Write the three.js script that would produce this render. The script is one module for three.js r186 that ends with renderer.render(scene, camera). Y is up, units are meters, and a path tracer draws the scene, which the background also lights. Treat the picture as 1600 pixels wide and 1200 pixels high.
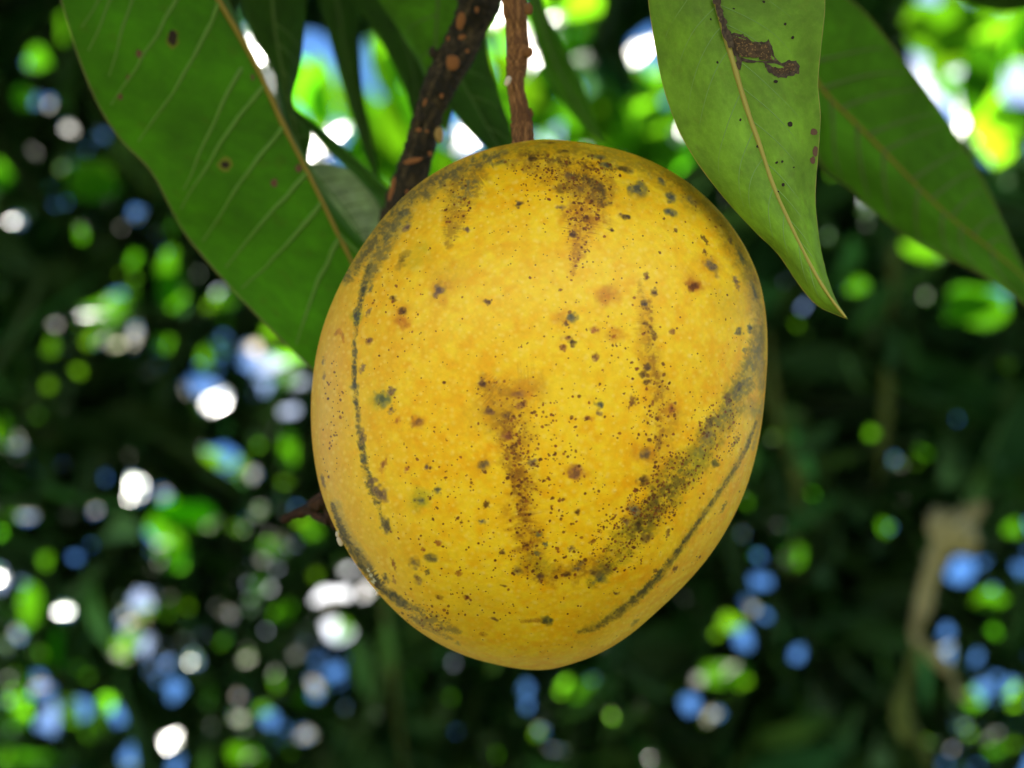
import * as THREE from 'three';
import { mergeGeometries, mergeVertices } from 'three/addons/utils/BufferGeometryUtils.js';

// ------------------------------------------------------------------ camera, sky, sun, exposure
const W = 1024, H = 768, DEG = Math.PI / 180;
const PITCH = 24 * DEG, FOV = 24, EYE = new THREE.Vector3(0, 1.55, 0);
const FORE = new THREE.Vector3(0, Math.sin(PITCH), -Math.cos(PITCH));
const RIGHT = new THREE.Vector3(1, 0, 0), UPV = new THREE.Vector3(0, Math.cos(PITCH), Math.sin(PITCH));
const scene = new THREE.Scene();
const camera = new THREE.PerspectiveCamera(FOV, W / H, 0.02, 2000);
camera.position.copy(EYE);
camera.lookAt(EYE.clone().add(FORE));
camera.focus = 0.388;
camera.userData.fStop = 11.0;
const renderer = new THREE.WebGLRenderer({ antialias: true });
renderer.setSize(W, H);
renderer.toneMapping = THREE.LinearToneMapping;
renderer.toneMappingExposure = 4.65;
renderer.shadowMap.enabled = true;

const SUN_DIR = new THREE.Vector3(-0.30, 0.84, -0.46).normalize();
const sun = new THREE.DirectionalLight(new THREE.Color(1, 0.95, 0.86), 5);
sun.position.copy(SUN_DIR).multiplyScalar(30).add(new THREE.Vector3(0, 1.5, -2));
sun.target.position.set(0, 1.5, -2);
sun.castShadow = true;
sun.shadow.mapSize.set(2048, 2048);
Object.assign(sun.shadow.camera, { left: -6, right: 6, top: 6, bottom: -6, near: 1, far: 60 });
scene.add(sun, sun.target);

// ------------------------------------------------------------------ random numbers and noise
let seedNow = 1;
function rnd() { seedNow = (seedNow + 0x6d2b79f5) | 0; let t = Math.imul(seedNow ^ (seedNow >>> 15), 1 | seedNow); t = (t + Math.imul(t ^ (t >>> 7), 61 | t)) ^ t; return ((t ^ (t >>> 14)) >>> 0) / 4294967296; }
const reseed = (n) => { seedNow = n * 7919 + 13; };
const rr = (a, b) => a + (b - a) * rnd();
reseed(3);
const PERM = new Uint8Array(512), VAL = new Float32Array(256);
for (let i = 0; i < 256; i++) { PERM[i] = i; VAL[i] = rnd(); }
for (let i = 255; i > 0; i--) { const j = Math.floor(rnd() * (i + 1)); const t = PERM[i]; PERM[i] = PERM[j]; PERM[j] = t; }
for (let i = 0; i < 256; i++) PERM[256 + i] = PERM[i];
function noise3(x, y, z) {
  const xf = Math.floor(x), yf = Math.floor(y), zf = Math.floor(z), X = xf & 255, Y = yf & 255, Z = zf & 255;
  let u = x - xf, v = y - yf, w = z - zf; u = u * u * (3 - 2 * u); v = v * v * (3 - 2 * v); w = w * w * (3 - 2 * w);
  const A = PERM[X] + Y, B = PERM[X + 1] + Y, AA = PERM[A & 255] + Z, AB = PERM[(A + 1) & 255] + Z, BA = PERM[B & 255] + Z, BB = PERM[(B + 1) & 255] + Z;
  const g = (h) => VAL[PERM[h & 255]];
  const l = (a, b, t) => a + (b - a) * t;
  return l(l(l(g(AA), g(BA), u), l(g(AB), g(BB), u), v), l(l(g(AA + 1), g(BA + 1), u), l(g(AB + 1), g(BB + 1), u), v), w);
}
const fbm = (x, y, z, o) => { let s = 0, a = 0.5, n = 0; for (let i = 0; i < o; i++) { s += a * noise3(x, y, z); n += a; a *= 0.5; x = x * 2.03 + 7.1; y = y * 2.03 + 3.7; z = z * 2.03 + 1.3; } return s / n; };
const sstep = (a, b, x) => { const t = Math.min(1, Math.max(0, (x - a) / (b - a))); return t * t * (3 - 2 * t); };
const clamp = (x, a, b) => Math.min(b, Math.max(a, x)), mix = (a, b, t) => a + (b - a) * t;
const s2l = (c) => (c <= 0.04045 ? c / 12.92 : Math.pow((c + 0.055) / 1.055, 2.4));
const rgb = (r, g, b) => new THREE.Color().setRGB(r, g, b);

// ------------------------------------------------------------------ sky: blue air with broken fair-weather cloud, thicker towards the open side
{
  const w = 2048, h = 1024, data = new Float32Array(w * h * 4);
  for (let j = 0; j < h; j++) {
    const el = ((j + 0.5) / h - 0.5) * Math.PI, y = Math.sin(el), ce = Math.cos(el);
    for (let i = 0; i < w; i++) {
      const az = ((i + 0.5) / w - 0.5) * 2 * Math.PI, x = Math.cos(az) * ce, z = Math.sin(az) * ce, o = (j * w + i) * 4;
      const up = Math.max(0, y), hz = Math.pow(1 - up, 5);
      let r = mix(0.028, 0.060, hz), g = mix(0.088, 0.124, hz), b = mix(0.235, 0.245, hz);
      const cs = x * SUN_DIR.x + y * SUN_DIR.y + z * SUN_DIR.z, halo = 0.10 * Math.pow(Math.max(0, cs), 18);
      r += halo; g += halo * 0.95; b += halo * 0.85;
      if (y > 0) {
        const n = fbm(x * 3.2 + 4, y * 6.5 + 9, z * 3.2 + 2, 6);
        const cover = sstep(0.50, 0.64, n + 0.10 * z + 0.02);
        const lit = 0.68 + 0.30 * fbm(x * 9, y * 14, z * 9, 3);
        r = mix(r, lit * 1.0, cover); g = mix(g, lit * 0.99, cover); b = mix(b, lit * 0.98, cover);
      } else { r = 0.07; g = 0.08; b = 0.06; }
      data[o] = r; data[o + 1] = g; data[o + 2] = b; data[o + 3] = 1;
    }
  }
  const t = new THREE.DataTexture(data, w, h, THREE.RGBAFormat, THREE.FloatType);
  t.mapping = THREE.EquirectangularReflectionMapping; t.magFilter = THREE.LinearFilter; t.needsUpdate = true;
  scene.background = t; scene.environment = t;
}

// ------------------------------------------------------------------ helpers
const K = 2 * Math.tan(FOV * DEG / 2) / 1200;             // metres per photo pixel and metre of distance
const at = (px, py, d) => EYE.clone().addScaledVector(FORE, d).addScaledVector(RIGHT, (px - 800) * K * d).addScaledVector(UPV, (600 - py) * K * d);
const seen = (p) => { const x = p.x - EYE.x, y = p.y - EYE.y, z = p.z - EYE.z, d = y * FORE.y + z * FORE.z; return [800 + x / (K * d), 600 - (y * UPV.y + z * UPV.z) / (K * d), d]; };
const taken = {};
const numbered = (n) => { taken[n] = (taken[n] ?? -1) + 1; return taken[n] ? n + '_' + String(taken[n]).padStart(3, '0') : n; };
function tag(o, label, category, group, kind) { Object.assign(o.userData, { label, category }); if (group) o.userData.group = group; if (kind) o.userData.kind = kind; return o; }
function thing(name, label, category, pos, group) { const o = new THREE.Group(); o.name = numbered(name); o.position.copy(pos); scene.add(o); return tag(o, label, category, group); }
function part(parent, name, geo, mat, base) {
  if (base) geo.translate(-base.x, -base.y, -base.z);
  const m = new THREE.Mesh(geo, mat); m.name = name; m.castShadow = m.receiveShadow = true; parent.add(m); return m;
}
function dataTex(w, h, fn, srgb = true) {
  const d = new Uint8Array(w * h * 4), c = [0, 0, 0];
  for (let j = 0; j < h; j++) for (let i = 0; i < w; i++) { fn((i + 0.5) / w, (j + 0.5) / h, c); const o = (j * w + i) * 4; for (let k = 0; k < 3; k++) d[o + k] = clamp(Math.round(c[k]), 0, 255); d[o + 3] = 255; }
  const t = new THREE.DataTexture(d, w, h); t.magFilter = THREE.LinearFilter; t.minFilter = THREE.LinearMipmapLinearFilter; t.generateMipmaps = true;
  t.wrapS = t.wrapT = THREE.RepeatWrapping; if (srgb) t.colorSpace = THREE.SRGBColorSpace; t.needsUpdate = true; return t;
}
const curve = (pts) => new THREE.CatmullRomCurve3(pts.map((p) => (p.isVector3 ? p : new THREE.Vector3(p[0], p[1], p[2] ?? 0))), false, 'centripetal');

// ------------------------------------------------------------------ ground
{
  const tex = dataTex(512, 512, (u, v, c) => {
    const a = Math.cos(u * 6.2832) * 3, b = Math.sin(u * 6.2832) * 3, e = Math.cos(v * 6.2832) * 3, n = fbm(a + 9, b + e, Math.sin(v * 6.2832) * 3, 5), m = rnd();
    c[0] = 62 + 60 * n - 16 * m; c[1] = 66 + 50 * n - 16 * m; c[2] = 36 + 28 * n - 8 * m;
  });
  tex.repeat.set(600, 600);
  const g = new THREE.PlaneGeometry(1600, 1600, 1, 1).rotateX(-Math.PI / 2);
  const m = new THREE.Mesh(g, new THREE.MeshStandardMaterial({ map: tex, roughness: 1 })); m.name = 'ground'; m.receiveShadow = true; scene.add(m);
  tag(m, 'open grassy ground below the mango tree', 'ground', null, 'structure');
}

// ------------------------------------------------------------------ the mango
const DM = 0.42;                                           // distance of its middle
const OUT = [[214, 852, 852], [220, 808, 903], [231, 758, 964], [252, 708, 1020], [282, 659, 1071], [327, 610, 1123], [380, 569, 1162], [432, 536, 1186], [490, 510, 1197], [535, 497, 1200], [600, 486, 1196],
  [655, 484, 1191], [710, 488, 1181], [760, 498, 1166], [807, 514, 1145], [857, 540, 1116], [910, 575, 1071], [957, 618, 1023], [990, 657, 988], [1022, 718, 937], [1040, 780, 886], [1049, 842, 842]];
const MY0 = 214, MY1 = 1049, MYC = (MY0 + MY1) / 2, MYH = (MY1 - MY0) / 2, SHRINK = 0.992;
const shapeAt = (() => {                                   // theta -> middle and half width, both smooth in theta
  const th = [], cx = [], q = [];
  for (const [y, l, r] of OUT) { const t = Math.acos(clamp((MYC - y) / MYH, -1, 1)); th.push(t); cx.push((l + r) / 2); q.push(Math.sin(t) > 0.05 ? (r - l) / 2 / Math.sin(t) : NaN); }
  q[0] = q[1]; q[q.length - 1] = q[q.length - 2];
  const N = 200, C = new Float32Array(N + 1), Q = new Float32Array(N + 1);
  for (let k = 0; k <= N; k++) { const t = (k / N) * Math.PI; let i = 0; while (i < th.length - 2 && th[i + 1] < t) i++; const f = clamp((t - th[i]) / (th[i + 1] - th[i]), 0, 1); C[k] = mix(cx[i], cx[i + 1], f); Q[k] = mix(q[i], q[i + 1], f); }
  for (let pass = 0; pass < 30; pass++) for (const A of [C, Q]) { const B = A.slice(); for (let k = 1; k < N; k++) A[k] = (B[k - 1] + 2 * B[k] + B[k + 1]) / 4; A[0] = A[1]; A[N] = A[N - 1]; }
  const get = (A, t) => { const x = clamp(t / Math.PI, 0, 1) * N, i = Math.min(N - 1, Math.floor(x)); return mix(A[i], A[i + 1], x - i); };
  return (t) => [get(C, t), get(Q, t) * Math.sin(t)];
})();
// local photo-sized units (x, y on the middle plane, z towards the camera)
function skinPoint(lon, t) {
  const [cx, a] = shapeAt(t), y = MYC - MYH * Math.cos(t), s = Math.sin(lon), c = Math.cos(lon);
  const e = 2 / 2.12, sx = Math.sign(s) * Math.pow(Math.abs(s), e), sz = Math.sign(c) * Math.pow(Math.abs(c), e);
  const n = Math.hypot(s, c);
  return [cx + a * sx / n, y, a * 0.86 * sz / n];
}
const faceOf = (px, py) => {                               // a mark measured in the photograph, as a place on the face of the fruit
  let x = px, y = py;
  for (let k = 0; k < 6; k++) { const t = Math.acos(clamp((MYC - y) / MYH, -1, 1)), [cx, a] = shapeAt(t), u = clamp((x - cx) / Math.max(a, 1), -0.999, 0.999), z = a * 0.86 * Math.sqrt(1 - u * u) * K * DM, f = (DM - z) / DM; x = 800 + (px - 800) * f; y = 600 + (py - 600) * f; }
  return [x, y];
};
const mango = thing('mango', 'large ripe yellow mango with dark specks hanging on a brown stalk', 'mango', at(842, 631, DM));
{
  // marks of the skin
  const CELL = 16, GW = 60, GX = 440, GY = 190, grid = Array.from({ length: GW * GW }, () => []);
  const put = (m, x0, y0, x1, y1) => { for (let j = Math.max(0, Math.floor((y0 - GY) / CELL)); j <= Math.min(GW - 1, Math.floor((y1 - GY) / CELL)); j++) for (let i = Math.max(0, Math.floor((x0 - GX) / CELL)); i <= Math.min(GW - 1, Math.floor((x1 - GX) / CELL)); i++) grid[j * GW + i].push(m); };
  const BROWN = [92, 52, 20], DARK = [74, 46, 26], VIOLET = [118, 92, 80], GREY = [98, 98, 74], OLIVE = [128, 106, 26], ORANGE = [186, 106, 14], RED = [150, 78, 42], GREEN = [150, 150, 30], SLATE = [84, 86, 76], TAN = [170, 146, 92], WHITE = [214, 208, 190];
  const spot = (px, py, rx, ry, ang, col, al, soft = 0.5, wob = 0.45, grain = 0) => { const [x, y] = faceOf(px, py), R = Math.max(rx, ry) * 1.7 + 2; put({ k: 0, x, y, rx, ry, c: Math.cos(ang * DEG), s: Math.sin(ang * DEG), col, al, soft, wob, grain, seed: rnd() * 90 }, x - R, y - R, x + R, y + R); };
  const streak = (pts, col, al, soft = 0.6, grain = 0.5, wob = 0.5) => { for (let i = 0; i + 1 < pts.length; i++) { const [ax, ay] = faceOf(pts[i][0], pts[i][1]), [bx, by] = faceOf(pts[i + 1][0], pts[i + 1][1]), wa = pts[i][2], wb = pts[i + 1][2], R = Math.max(wa, wb) * 1.8 + 3; put({ k: 1, ax, ay, bx, by, wa, wb, col, al, soft, grain, wob, seed: al * 50 + col[0], id: pts }, Math.min(ax, bx) - R, Math.min(ay, by) - R, Math.max(ax, bx) + R, Math.max(ay, by) + R); } };
  reseed(21);
  // broad stains
  streak([[790, 229, 14], [860, 224, 16], [940, 236, 18], [1000, 254, 18], [1060, 288, 20], [1108, 326, 20], [1148, 385, 20], [1176, 440, 18], [1190, 520, 14], [1192, 600, 12]], OLIVE, 0.55, 0.9, 0.4);
  streak([[540, 432, 12], [573, 388, 18], [610, 338, 20], [652, 298, 20], [706, 266, 18], [780, 238, 12]], [104, 92, 64], 0.85, 0.8, 0.55, 0.7);
  streak([[566, 455, 8], [580, 420, 12], [604, 376, 14], [632, 338, 14]], SLATE, 0.6, 0.7, 0.5);
  streak([[748, 268, 18], [722, 292, 24], [712, 322, 22], [706, 350, 15], [699, 378, 7]], [146, 108, 34], 0.62, 0.7, 0.5, 0.8);
  streak([[716, 274, 14], [738, 288, 15], [712, 306, 10]], SLATE, 0.6, 0.7, 0.8);
  streak([[930, 312, 28], [914, 335, 25], [907, 362, 17], [903, 390, 10], [895, 424, 4]], [164, 104, 20], 0.7, 0.9, 0.5, 0.95);
  streak([[820, 244, 14], [860, 262, 26], [905, 270, 32], [945, 284, 24]], [140, 94, 24], 0.55, 1, 0.5, 0.8);
  streak([[790, 250, 10], [830, 258, 12]], [140, 108, 40], 0.5, 0.9, 0.6);
  streak([[752, 598, 12], [785, 628, 24], [802, 680, 22], [812, 740, 20], [818, 790, 24], [824, 838, 20], [832, 880, 18], [858, 902, 15], [905, 896, 14], [940, 872, 12]], [156, 106, 16], 0.66, 1, 0.5, 0.9);
  streak([[760, 640, 30], [810, 610, 34], [840, 606, 20]], [170, 116, 20], 0.32, 1, 0.4, 1);
  streak([[790, 660, 8], [803, 720, 9], [814, 780, 9], [826, 850, 8]], [120, 70, 22], 0.6, 0.9, 0.8, 1.1);
  streak([[880, 290, 9], [925, 300, 13], [945, 320, 6]], [84, 58, 30], 0.5, 0.9, 0.7, 1.1);
  streak([[820, 236, 7], [870, 246, 9], [920, 252, 8], [960, 262, 6]], [86, 62, 30], 0.6, 0.9, 0.8, 1.1);
  streak([[1015, 470, 5], [1016, 540, 6], [1030, 610, 6], [1034, 700, 6]], [120, 74, 24], 0.55, 0.9, 0.8, 1.1);
  streak([[1000, 440, 4], [1008, 490, 11], [1012, 520, 15], [1016, 560, 16], [1030, 610, 18], [1040, 660, 20], [1034, 720, 18], [1018, 752, 16]], [170, 116, 16], 0.5, 1, 0.5, 0.9);
  streak([[926, 912, 10], [965, 866, 20], [1000, 822, 25], [1040, 772, 26], [1082, 722, 24], [1120, 672, 22], [1150, 622, 22], [1172, 580, 18], [1186, 520, 14]], [132, 116, 22], 0.66, 0.5, 0.5);
  streak([[1000, 830, 14], [1035, 780, 16], [1075, 730, 13]], [92, 82, 34], 0.55, 0.7, 0.9);
  streak([[1090, 712, 10], [1130, 655, 12], [1165, 600, 12], [1184, 540, 10]], [110, 108, 78], 0.55, 0.8, 0.7);
  streak([[1190, 560, 8], [1192, 640, 7], [1178, 700, 5]], TAN, 0.6, 0.9, 0.4);
  streak([[905, 990, 3], [930, 984, 6], [962, 964, 7], [992, 940, 7], [1030, 904, 5], [1058, 864, 5], [1086, 824, 4.5], [1112, 788, 4], [1142, 744, 4], [1166, 702, 4], [1182, 660, 3]], [92, 82, 34], 0.9, 0.75, 0.55, 0.7);
  streak([[905, 990, 6], [962, 964, 11], [1030, 904, 9], [1086, 824, 8], [1142, 744, 7], [1182, 660, 5]], [150, 128, 24], 0.45, 1, 0.4, 0.7);
  streak([[935, 980, 4], [1000, 930, 4], [1060, 860, 3], [1110, 790, 2.5]], [64, 60, 36], 0.7, 0.8, 0.9, 1.1);
  streak([[577, 412, 5], [566, 450, 4.5], [557, 492, 4.5], [552, 530, 3.6], [552, 562, 4], [553, 602, 4], [556, 640, 4.6], [562, 682, 4.6], [568, 722, 5], [576, 756, 6.5], [588, 782, 6], [594, 805, 2], [603, 828, 5]], [100, 92, 54], 0.85, 0.7, 0.7, 0.8);
  streak([[566, 450, 2.5], [553, 530, 2], [553, 600, 2.5], [560, 680, 2.5], [576, 756, 4], [590, 785, 3]], [70, 66, 50], 0.75, 0.8, 0.85, 1.1);
  streak([[518, 790, 5], [538, 842, 9], [566, 884, 11], [598, 922, 9], [626, 944, 9]], [50, 44, 38], 0.92, 0.6, 0.4, 0.8);
  streak([[622, 942, 9], [652, 960, 15], [692, 978, 13], [716, 990, 5]], [122, 108, 70], 0.72, 0.7, 0.8);
  streak([[640, 968, 6], [690, 994, 6], [716, 1008, 4]], [116, 98, 64], 0.5, 0.8, 0.8);
  streak([[524, 790, 10], [545, 840, 10], [575, 885, 10]], TAN, 0.6, 0.9, 0.4);
  streak([[815, 974, 3], [836, 972, 4], [850, 973, 5]], [160, 112, 20], 0.7, 0.7, 0.4);
  streak([[522, 522, 3], [527, 516, 4], [533, 522, 3], [535, 534, 2]], [196, 126, 24], 0.8, 0.6, 0.3);
  // green and orange clouds round bruises
  for (const [x, y, r, c, a] of [[655, 781, 20, GREEN, 0.55], [595, 622, 20, GREEN, 0.5], [1088, 722, 24, GREEN, 0.5], [840, 886, 24, GREEN, 0.35], [685, 452, 24, ORANGE, 0.5], [952, 460, 18, ORANGE, 0.7], [960, 525, 15, ORANGE, 0.65], [945, 455, 12, ORANGE, 0.4], [1086, 444, 12, [150, 84, 8], 0.85], [1086, 440, 22, ORANGE, 0.4], [1110, 410, 22, ORANGE, 0.45], [880, 496, 14, ORANGE, 0.6], [900, 740, 17, ORANGE, 0.55], [1010, 705, 20, ORANGE, 0.55], [626, 505, 13, ORANGE, 0.75], [622, 488, 16, ORANGE, 0.4], [650, 660, 12, ORANGE, 0.5], [650, 400, 26, GREEN, 0.3], [825, 610, 18, ORANGE, 0.5], [755, 727, 14, ORANGE, 0.35], [1050, 640, 16, ORANGE, 0.35], [555, 494, 13, GREEN, 0.5], [700, 420, 30, [205, 145, 20], 0.35], [1075, 330, 40, [190, 150, 20], 0.35], [1000, 300, 40, [190, 150, 22], 0.3], [730, 970, 60, [205, 165, 40], 0.3], [930, 960, 60, [205, 165, 24], 0.3], [770, 655, 20, [150, 110, 16], 0.45], [990, 795, 14, ORANGE, 0.6], [1180, 640, 20, GREY, 0.5], [540, 660, 40, [222, 176, 60], 0.35], [1150, 470, 40, [205, 165, 50], 0.4]]) spot(x, y, r, r * 0.85, 0, c, a, 1, 0.5, 0.3);
  // bruises
  for (const [x, y, rx, ry, an, c, al] of [[683, 453, 11, 7, -40, VIOLET, 0.85], [810, 316, 6, 5, 0, [96, 74, 52], 0.9], [728, 355, 5, 4, 20, VIOLET, 0.9], [633, 354, 7, 4, -45, VIOLET, 0.8], [628, 402, 8, 13, 20, [132, 108, 42], 0.6], [614, 466, 5, 5, 0, DARK, 0.85], [628, 486, 6, 5, 0, DARK, 0.85], [761, 471, 5, 4, 0, DARK, 0.9], [574, 487, 3, 7, 30, VIOLET, 0.8], [578, 450, 3, 6, 30, SLATE, 0.8],
    [998, 290, 13, 16, -25, SLATE, 0.8], [1049, 306, 11, 7, 15, SLATE, 0.85], [1053, 331, 12, 6, 38, SLATE, 0.92], [978, 335, 9, 4, 5, [70, 56, 40], 0.9], [877, 321, 6, 4, 0, VIOLET, 0.85], [896, 364, 6, 5, 0, [92, 60, 44], 0.9], [1112, 412, 8, 15, -30, [104, 90, 80], 0.9], [1103, 392, 3, 5, -30, DARK, 0.8], [1151, 440, 5, 10, -20, VIOLET, 0.75], [915, 338, 6, 5, 20, [92, 52, 22], 0.85], [835, 243, 9, 5, -10, [66, 44, 26], 0.85], [950, 255, 11, 8, 20, SLATE, 0.7], [935, 240, 14, 5, 8, SLATE, 0.65], [972, 259, 14, 5, 15, [74, 60, 36], 0.75], [1103, 372, 3, 8, -30, DARK, 0.85], [1058, 357, 3, 3, 0, DARK, 0.85], [955, 357, 5, 3, 0, DARK, 0.8], [1011, 430, 4, 6, 0, [98, 62, 24], 0.85], [1023, 455, 5, 6, 0, DARK, 0.9], [1008, 474, 5, 6, -20, [88, 66, 54], 0.9], [1035, 280, 10, 5, 40, SLATE, 0.7], [1083, 310, 10, 6, 35, [120, 104, 62], 0.7], [1143, 375, 5, 5, 0, [112, 88, 50], 0.7], [1085, 446, 7, 8, 0, [98, 48, 8], 0.9], [860, 218, 8, 3, 0, DARK, 0.6], [885, 232, 12, 4, 5, DARK, 0.55], [1160, 400, 5, 16, -22, GREY, 0.65], [1180, 455, 5, 16, -14, GREY, 0.6], [780, 250, 10, 4, -15, GREY, 0.6],
    [555, 493, 5, 9, 10, SLATE, 0.85], [575, 532, 5, 5, 0, [112, 74, 60], 0.85], [553, 552, 4, 7, 0, SLATE, 0.7], [564, 576, 4, 7, 30, VIOLET, 0.8], [553, 602, 6, 6, 0, SLATE, 0.8], [596, 623, 11, 11, 0, [96, 104, 74], 0.8], [610, 612, 6, 7, 0, VIOLET, 0.85], [610, 640, 5, 5, 0, VIOLET, 0.7], [650, 660, 8, 7, 0, [130, 82, 50], 0.85], [620, 657, 4, 6, 20, RED, 0.6], [753, 599, 5, 5, 0, [90, 52, 40], 0.9], [810, 615, 10, 5, 20, [136, 84, 62], 0.8], [813, 633, 8, 5, -20, [136, 84, 62], 0.8], [768, 644, 9, 5, 15, [110, 72, 54], 0.8], [791, 648, 6, 5, 0, [96, 64, 46], 0.8], [755, 727, 8, 7, 0, [104, 84, 66], 0.9], [666, 731, 5, 5, 0, VIOLET, 0.85], [633, 735, 4, 4, 0, RED, 0.8], [832, 723, 6, 6, 0, VIOLET, 0.85], [581, 753, 8, 9, 0, VIOLET, 0.75], [503, 752, 4, 11, -15, VIOLET, 0.8], [793, 682, 6, 6, 0, [136, 72, 56], 0.8], [598, 727, 5, 10, 20, RED, 0.5], [503, 564, 3, 6, 0, VIOLET, 0.7], [504, 588, 3, 6, 0, VIOLET, 0.6], [566, 683, 5, 10, 0, VIOLET, 0.6], [568, 715, 5, 9, 0, SLATE, 0.7],
    [895, 496, 7, 7, 0, [92, 92, 76], 0.9], [884, 505, 4, 4, 0, DARK, 0.8], [894, 535, 5, 5, 0, [66, 44, 24], 0.95], [880, 542, 6, 5, 0, [120, 64, 40], 0.9], [886, 527, 8, 5, 0, RED, 0.5], [930, 514, 7, 6, 20, [154, 78, 46], 0.9], [960, 525, 3, 3, 0, [126, 50, 10], 0.9], [931, 558, 5, 5, 0, [120, 70, 44], 0.85], [937, 632, 6, 6, -20, SLATE, 0.9], [935, 646, 5, 4, 0, VIOLET, 0.8], [1013, 575, 6, 6, 0, [92, 64, 40], 0.9], [1005, 585, 5, 5, 0, DARK, 0.9], [1011, 596, 6, 4, 0, DARK, 0.85], [1010, 712, 9, 8, 20, [108, 84, 68], 0.9], [900, 740, 11, 10, 0, [142, 90, 62], 0.85], [1051, 640, 5, 7, 0, RED, 0.75], [919, 654, 6, 4, 0, RED, 0.75], [1006, 751, 9, 7, 0, DARK, 0.75], [989, 628, 5, 9, 20, [116, 66, 30], 0.8], [1156, 518, 6, 6, 0, SLATE, 0.85], [1173, 513, 5, 7, 0, GREY, 0.85], [1165, 548, 4, 4, 0, GREY, 0.6], [1030, 696, 4, 9, 10, [106, 72, 44], 0.8], [1052, 517, 4, 4, 0, [120, 72, 50], 0.8], [1023, 522, 4, 8, -20, DARK, 0.75], [1010, 505, 4, 4, 0, DARK, 0.8], [1110, 660, 6, 12, 30, [100, 84, 54], 0.75], [1155, 605, 6, 10, 30, [100, 88, 60], 0.75], [1138, 622, 6, 8, 0, [108, 84, 60], 0.7], [1118, 725, 7, 6, 0, [84, 84, 40], 0.8], [1150, 690, 4, 9, 30, [110, 90, 48], 0.75], [1105, 680, 8, 6, 0, VIOLET, 0.6],
    [592, 770, 9, 12, -30, VIOLET, 0.85], [602, 822, 7, 13, -22, [92, 80, 66], 0.9], [655, 782, 10, 5, 5, SLATE, 0.85], [683, 768, 5, 6, 0, SLATE, 0.9], [759, 790, 4, 6, 10, [84, 56, 20], 0.85], [752, 816, 5, 4, 0, SLATE, 0.85], [784, 865, 4, 4, 0, DARK, 0.9], [647, 881, 8, 8, 0, [118, 100, 74], 0.85], [672, 873, 10, 6, 0, [100, 92, 62], 0.85], [653, 906, 9, 7, 0, [132, 104, 66], 0.7], [667, 895, 5, 5, 0, [110, 98, 50], 0.8], [684, 850, 4, 5, -20, [126, 58, 30], 0.9], [660, 860, 5, 3, 20, [136, 74, 34], 0.85], [729, 935, 6, 4, 40, [104, 50, 30], 0.9], [686, 935, 6, 4, 20, [140, 100, 10], 0.85], [843, 903, 8, 7, 0, [106, 72, 46], 0.85], [808, 893, 8, 6, 0, [120, 96, 54], 0.75], [774, 970, 6, 3, 15, [116, 84, 40], 0.85], [853, 973, 8, 7, 0, [70, 76, 54], 0.95], [614, 882, 3, 9, -15, [126, 74, 36], 0.8], [614, 907, 3, 7, -15, [146, 96, 60], 0.7], [787, 917, 5, 2, 0, DARK, 0.8], [716, 897, 4, 4, 0, [136, 72, 26], 0.8], [601, 905, 5, 8, -10, [76, 66, 50], 0.7], [754, 993, 7, 4, 10, [186, 130, 20], 0.7],
    [993, 797, 9, 9, 0, [98, 98, 96], 0.9], [980, 815, 6, 6, 0, [96, 70, 60], 0.85], [998, 820, 6, 6, 0, [62, 46, 24], 0.9], [1012, 840, 8, 7, 0, [108, 80, 46], 0.75], [938, 906, 10, 9, 0, [98, 98, 70], 0.8], [930, 896, 9, 7, 0, [124, 90, 40], 0.7], [948, 890, 8, 7, 0, [110, 86, 44], 0.65], [900, 890, 6, 5, -20, [110, 90, 72], 0.8], [908, 882, 6, 4, -20, [110, 90, 62], 0.8], [885, 900, 6, 4, 0, DARK, 0.8], [895, 860, 5, 4, 10, VIOLET, 0.7], [926, 848, 5, 3, 0, [126, 74, 24], 0.85], [1045, 832, 3, 6, 10, [110, 74, 30], 0.8], [1132, 792, 3, 9, 25, [110, 96, 30], 0.75], [992, 976, 4, 9, 45, [124, 106, 30], 0.7], [1055, 890, 3, 6, 20, [110, 70, 20], 0.85], [1025, 892, 3, 4, 0, DARK, 0.85], [963, 929, 4, 3, 0, DARK, 0.75], [902, 802, 5, 4, 30, DARK, 0.8], [851, 853, 4, 4, 0, SLATE, 0.85], [842, 837, 4, 4, 0, SLATE, 0.8], [840, 866, 4, 4, 0, SLATE, 0.8]]) { spot(x, y, rx * 1.12, ry * 1.12, an, c, al, 0.8, 0.6, 0.3); if (rx > 4.5) spot(x + rr(-2, 2), y + rr(-2, 2), rx * 0.5, ry * 0.5, an, [c[0] * 0.72, c[1] * 0.72, c[2] * 0.78], 0.6, 0.8, 0.8, 0.3); }
  streak([[888, 270, 5], [918, 276, 8], [938, 292, 9], [943, 312, 7], [952, 316, 5]], [76, 58, 40], 0.75, 0.8, 0.6, 0.8);
  streak([[888, 270, 8], [905, 290, 8], [925, 302, 8]], [118, 92, 62], 0.5, 0.9, 0.6);
  streak([[1030, 768, 12], [1015, 800, 14], [990, 830, 10]], [84, 66, 28], 0.45, 0.8, 1.0);
  // crust
  for (const [x, y, r] of [[529, 842, 4], [533, 850, 5], [526, 832, 3], [578, 900, 4], [581, 910, 5], [574, 893, 3], [588, 924, 3]]) spot(x, y, r, r * 1.3, 0, WHITE, 0.95, 0.4, 0.7);
  spot(587, 916, 5, 5, 0, [60, 34, 18], 0.95);
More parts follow.
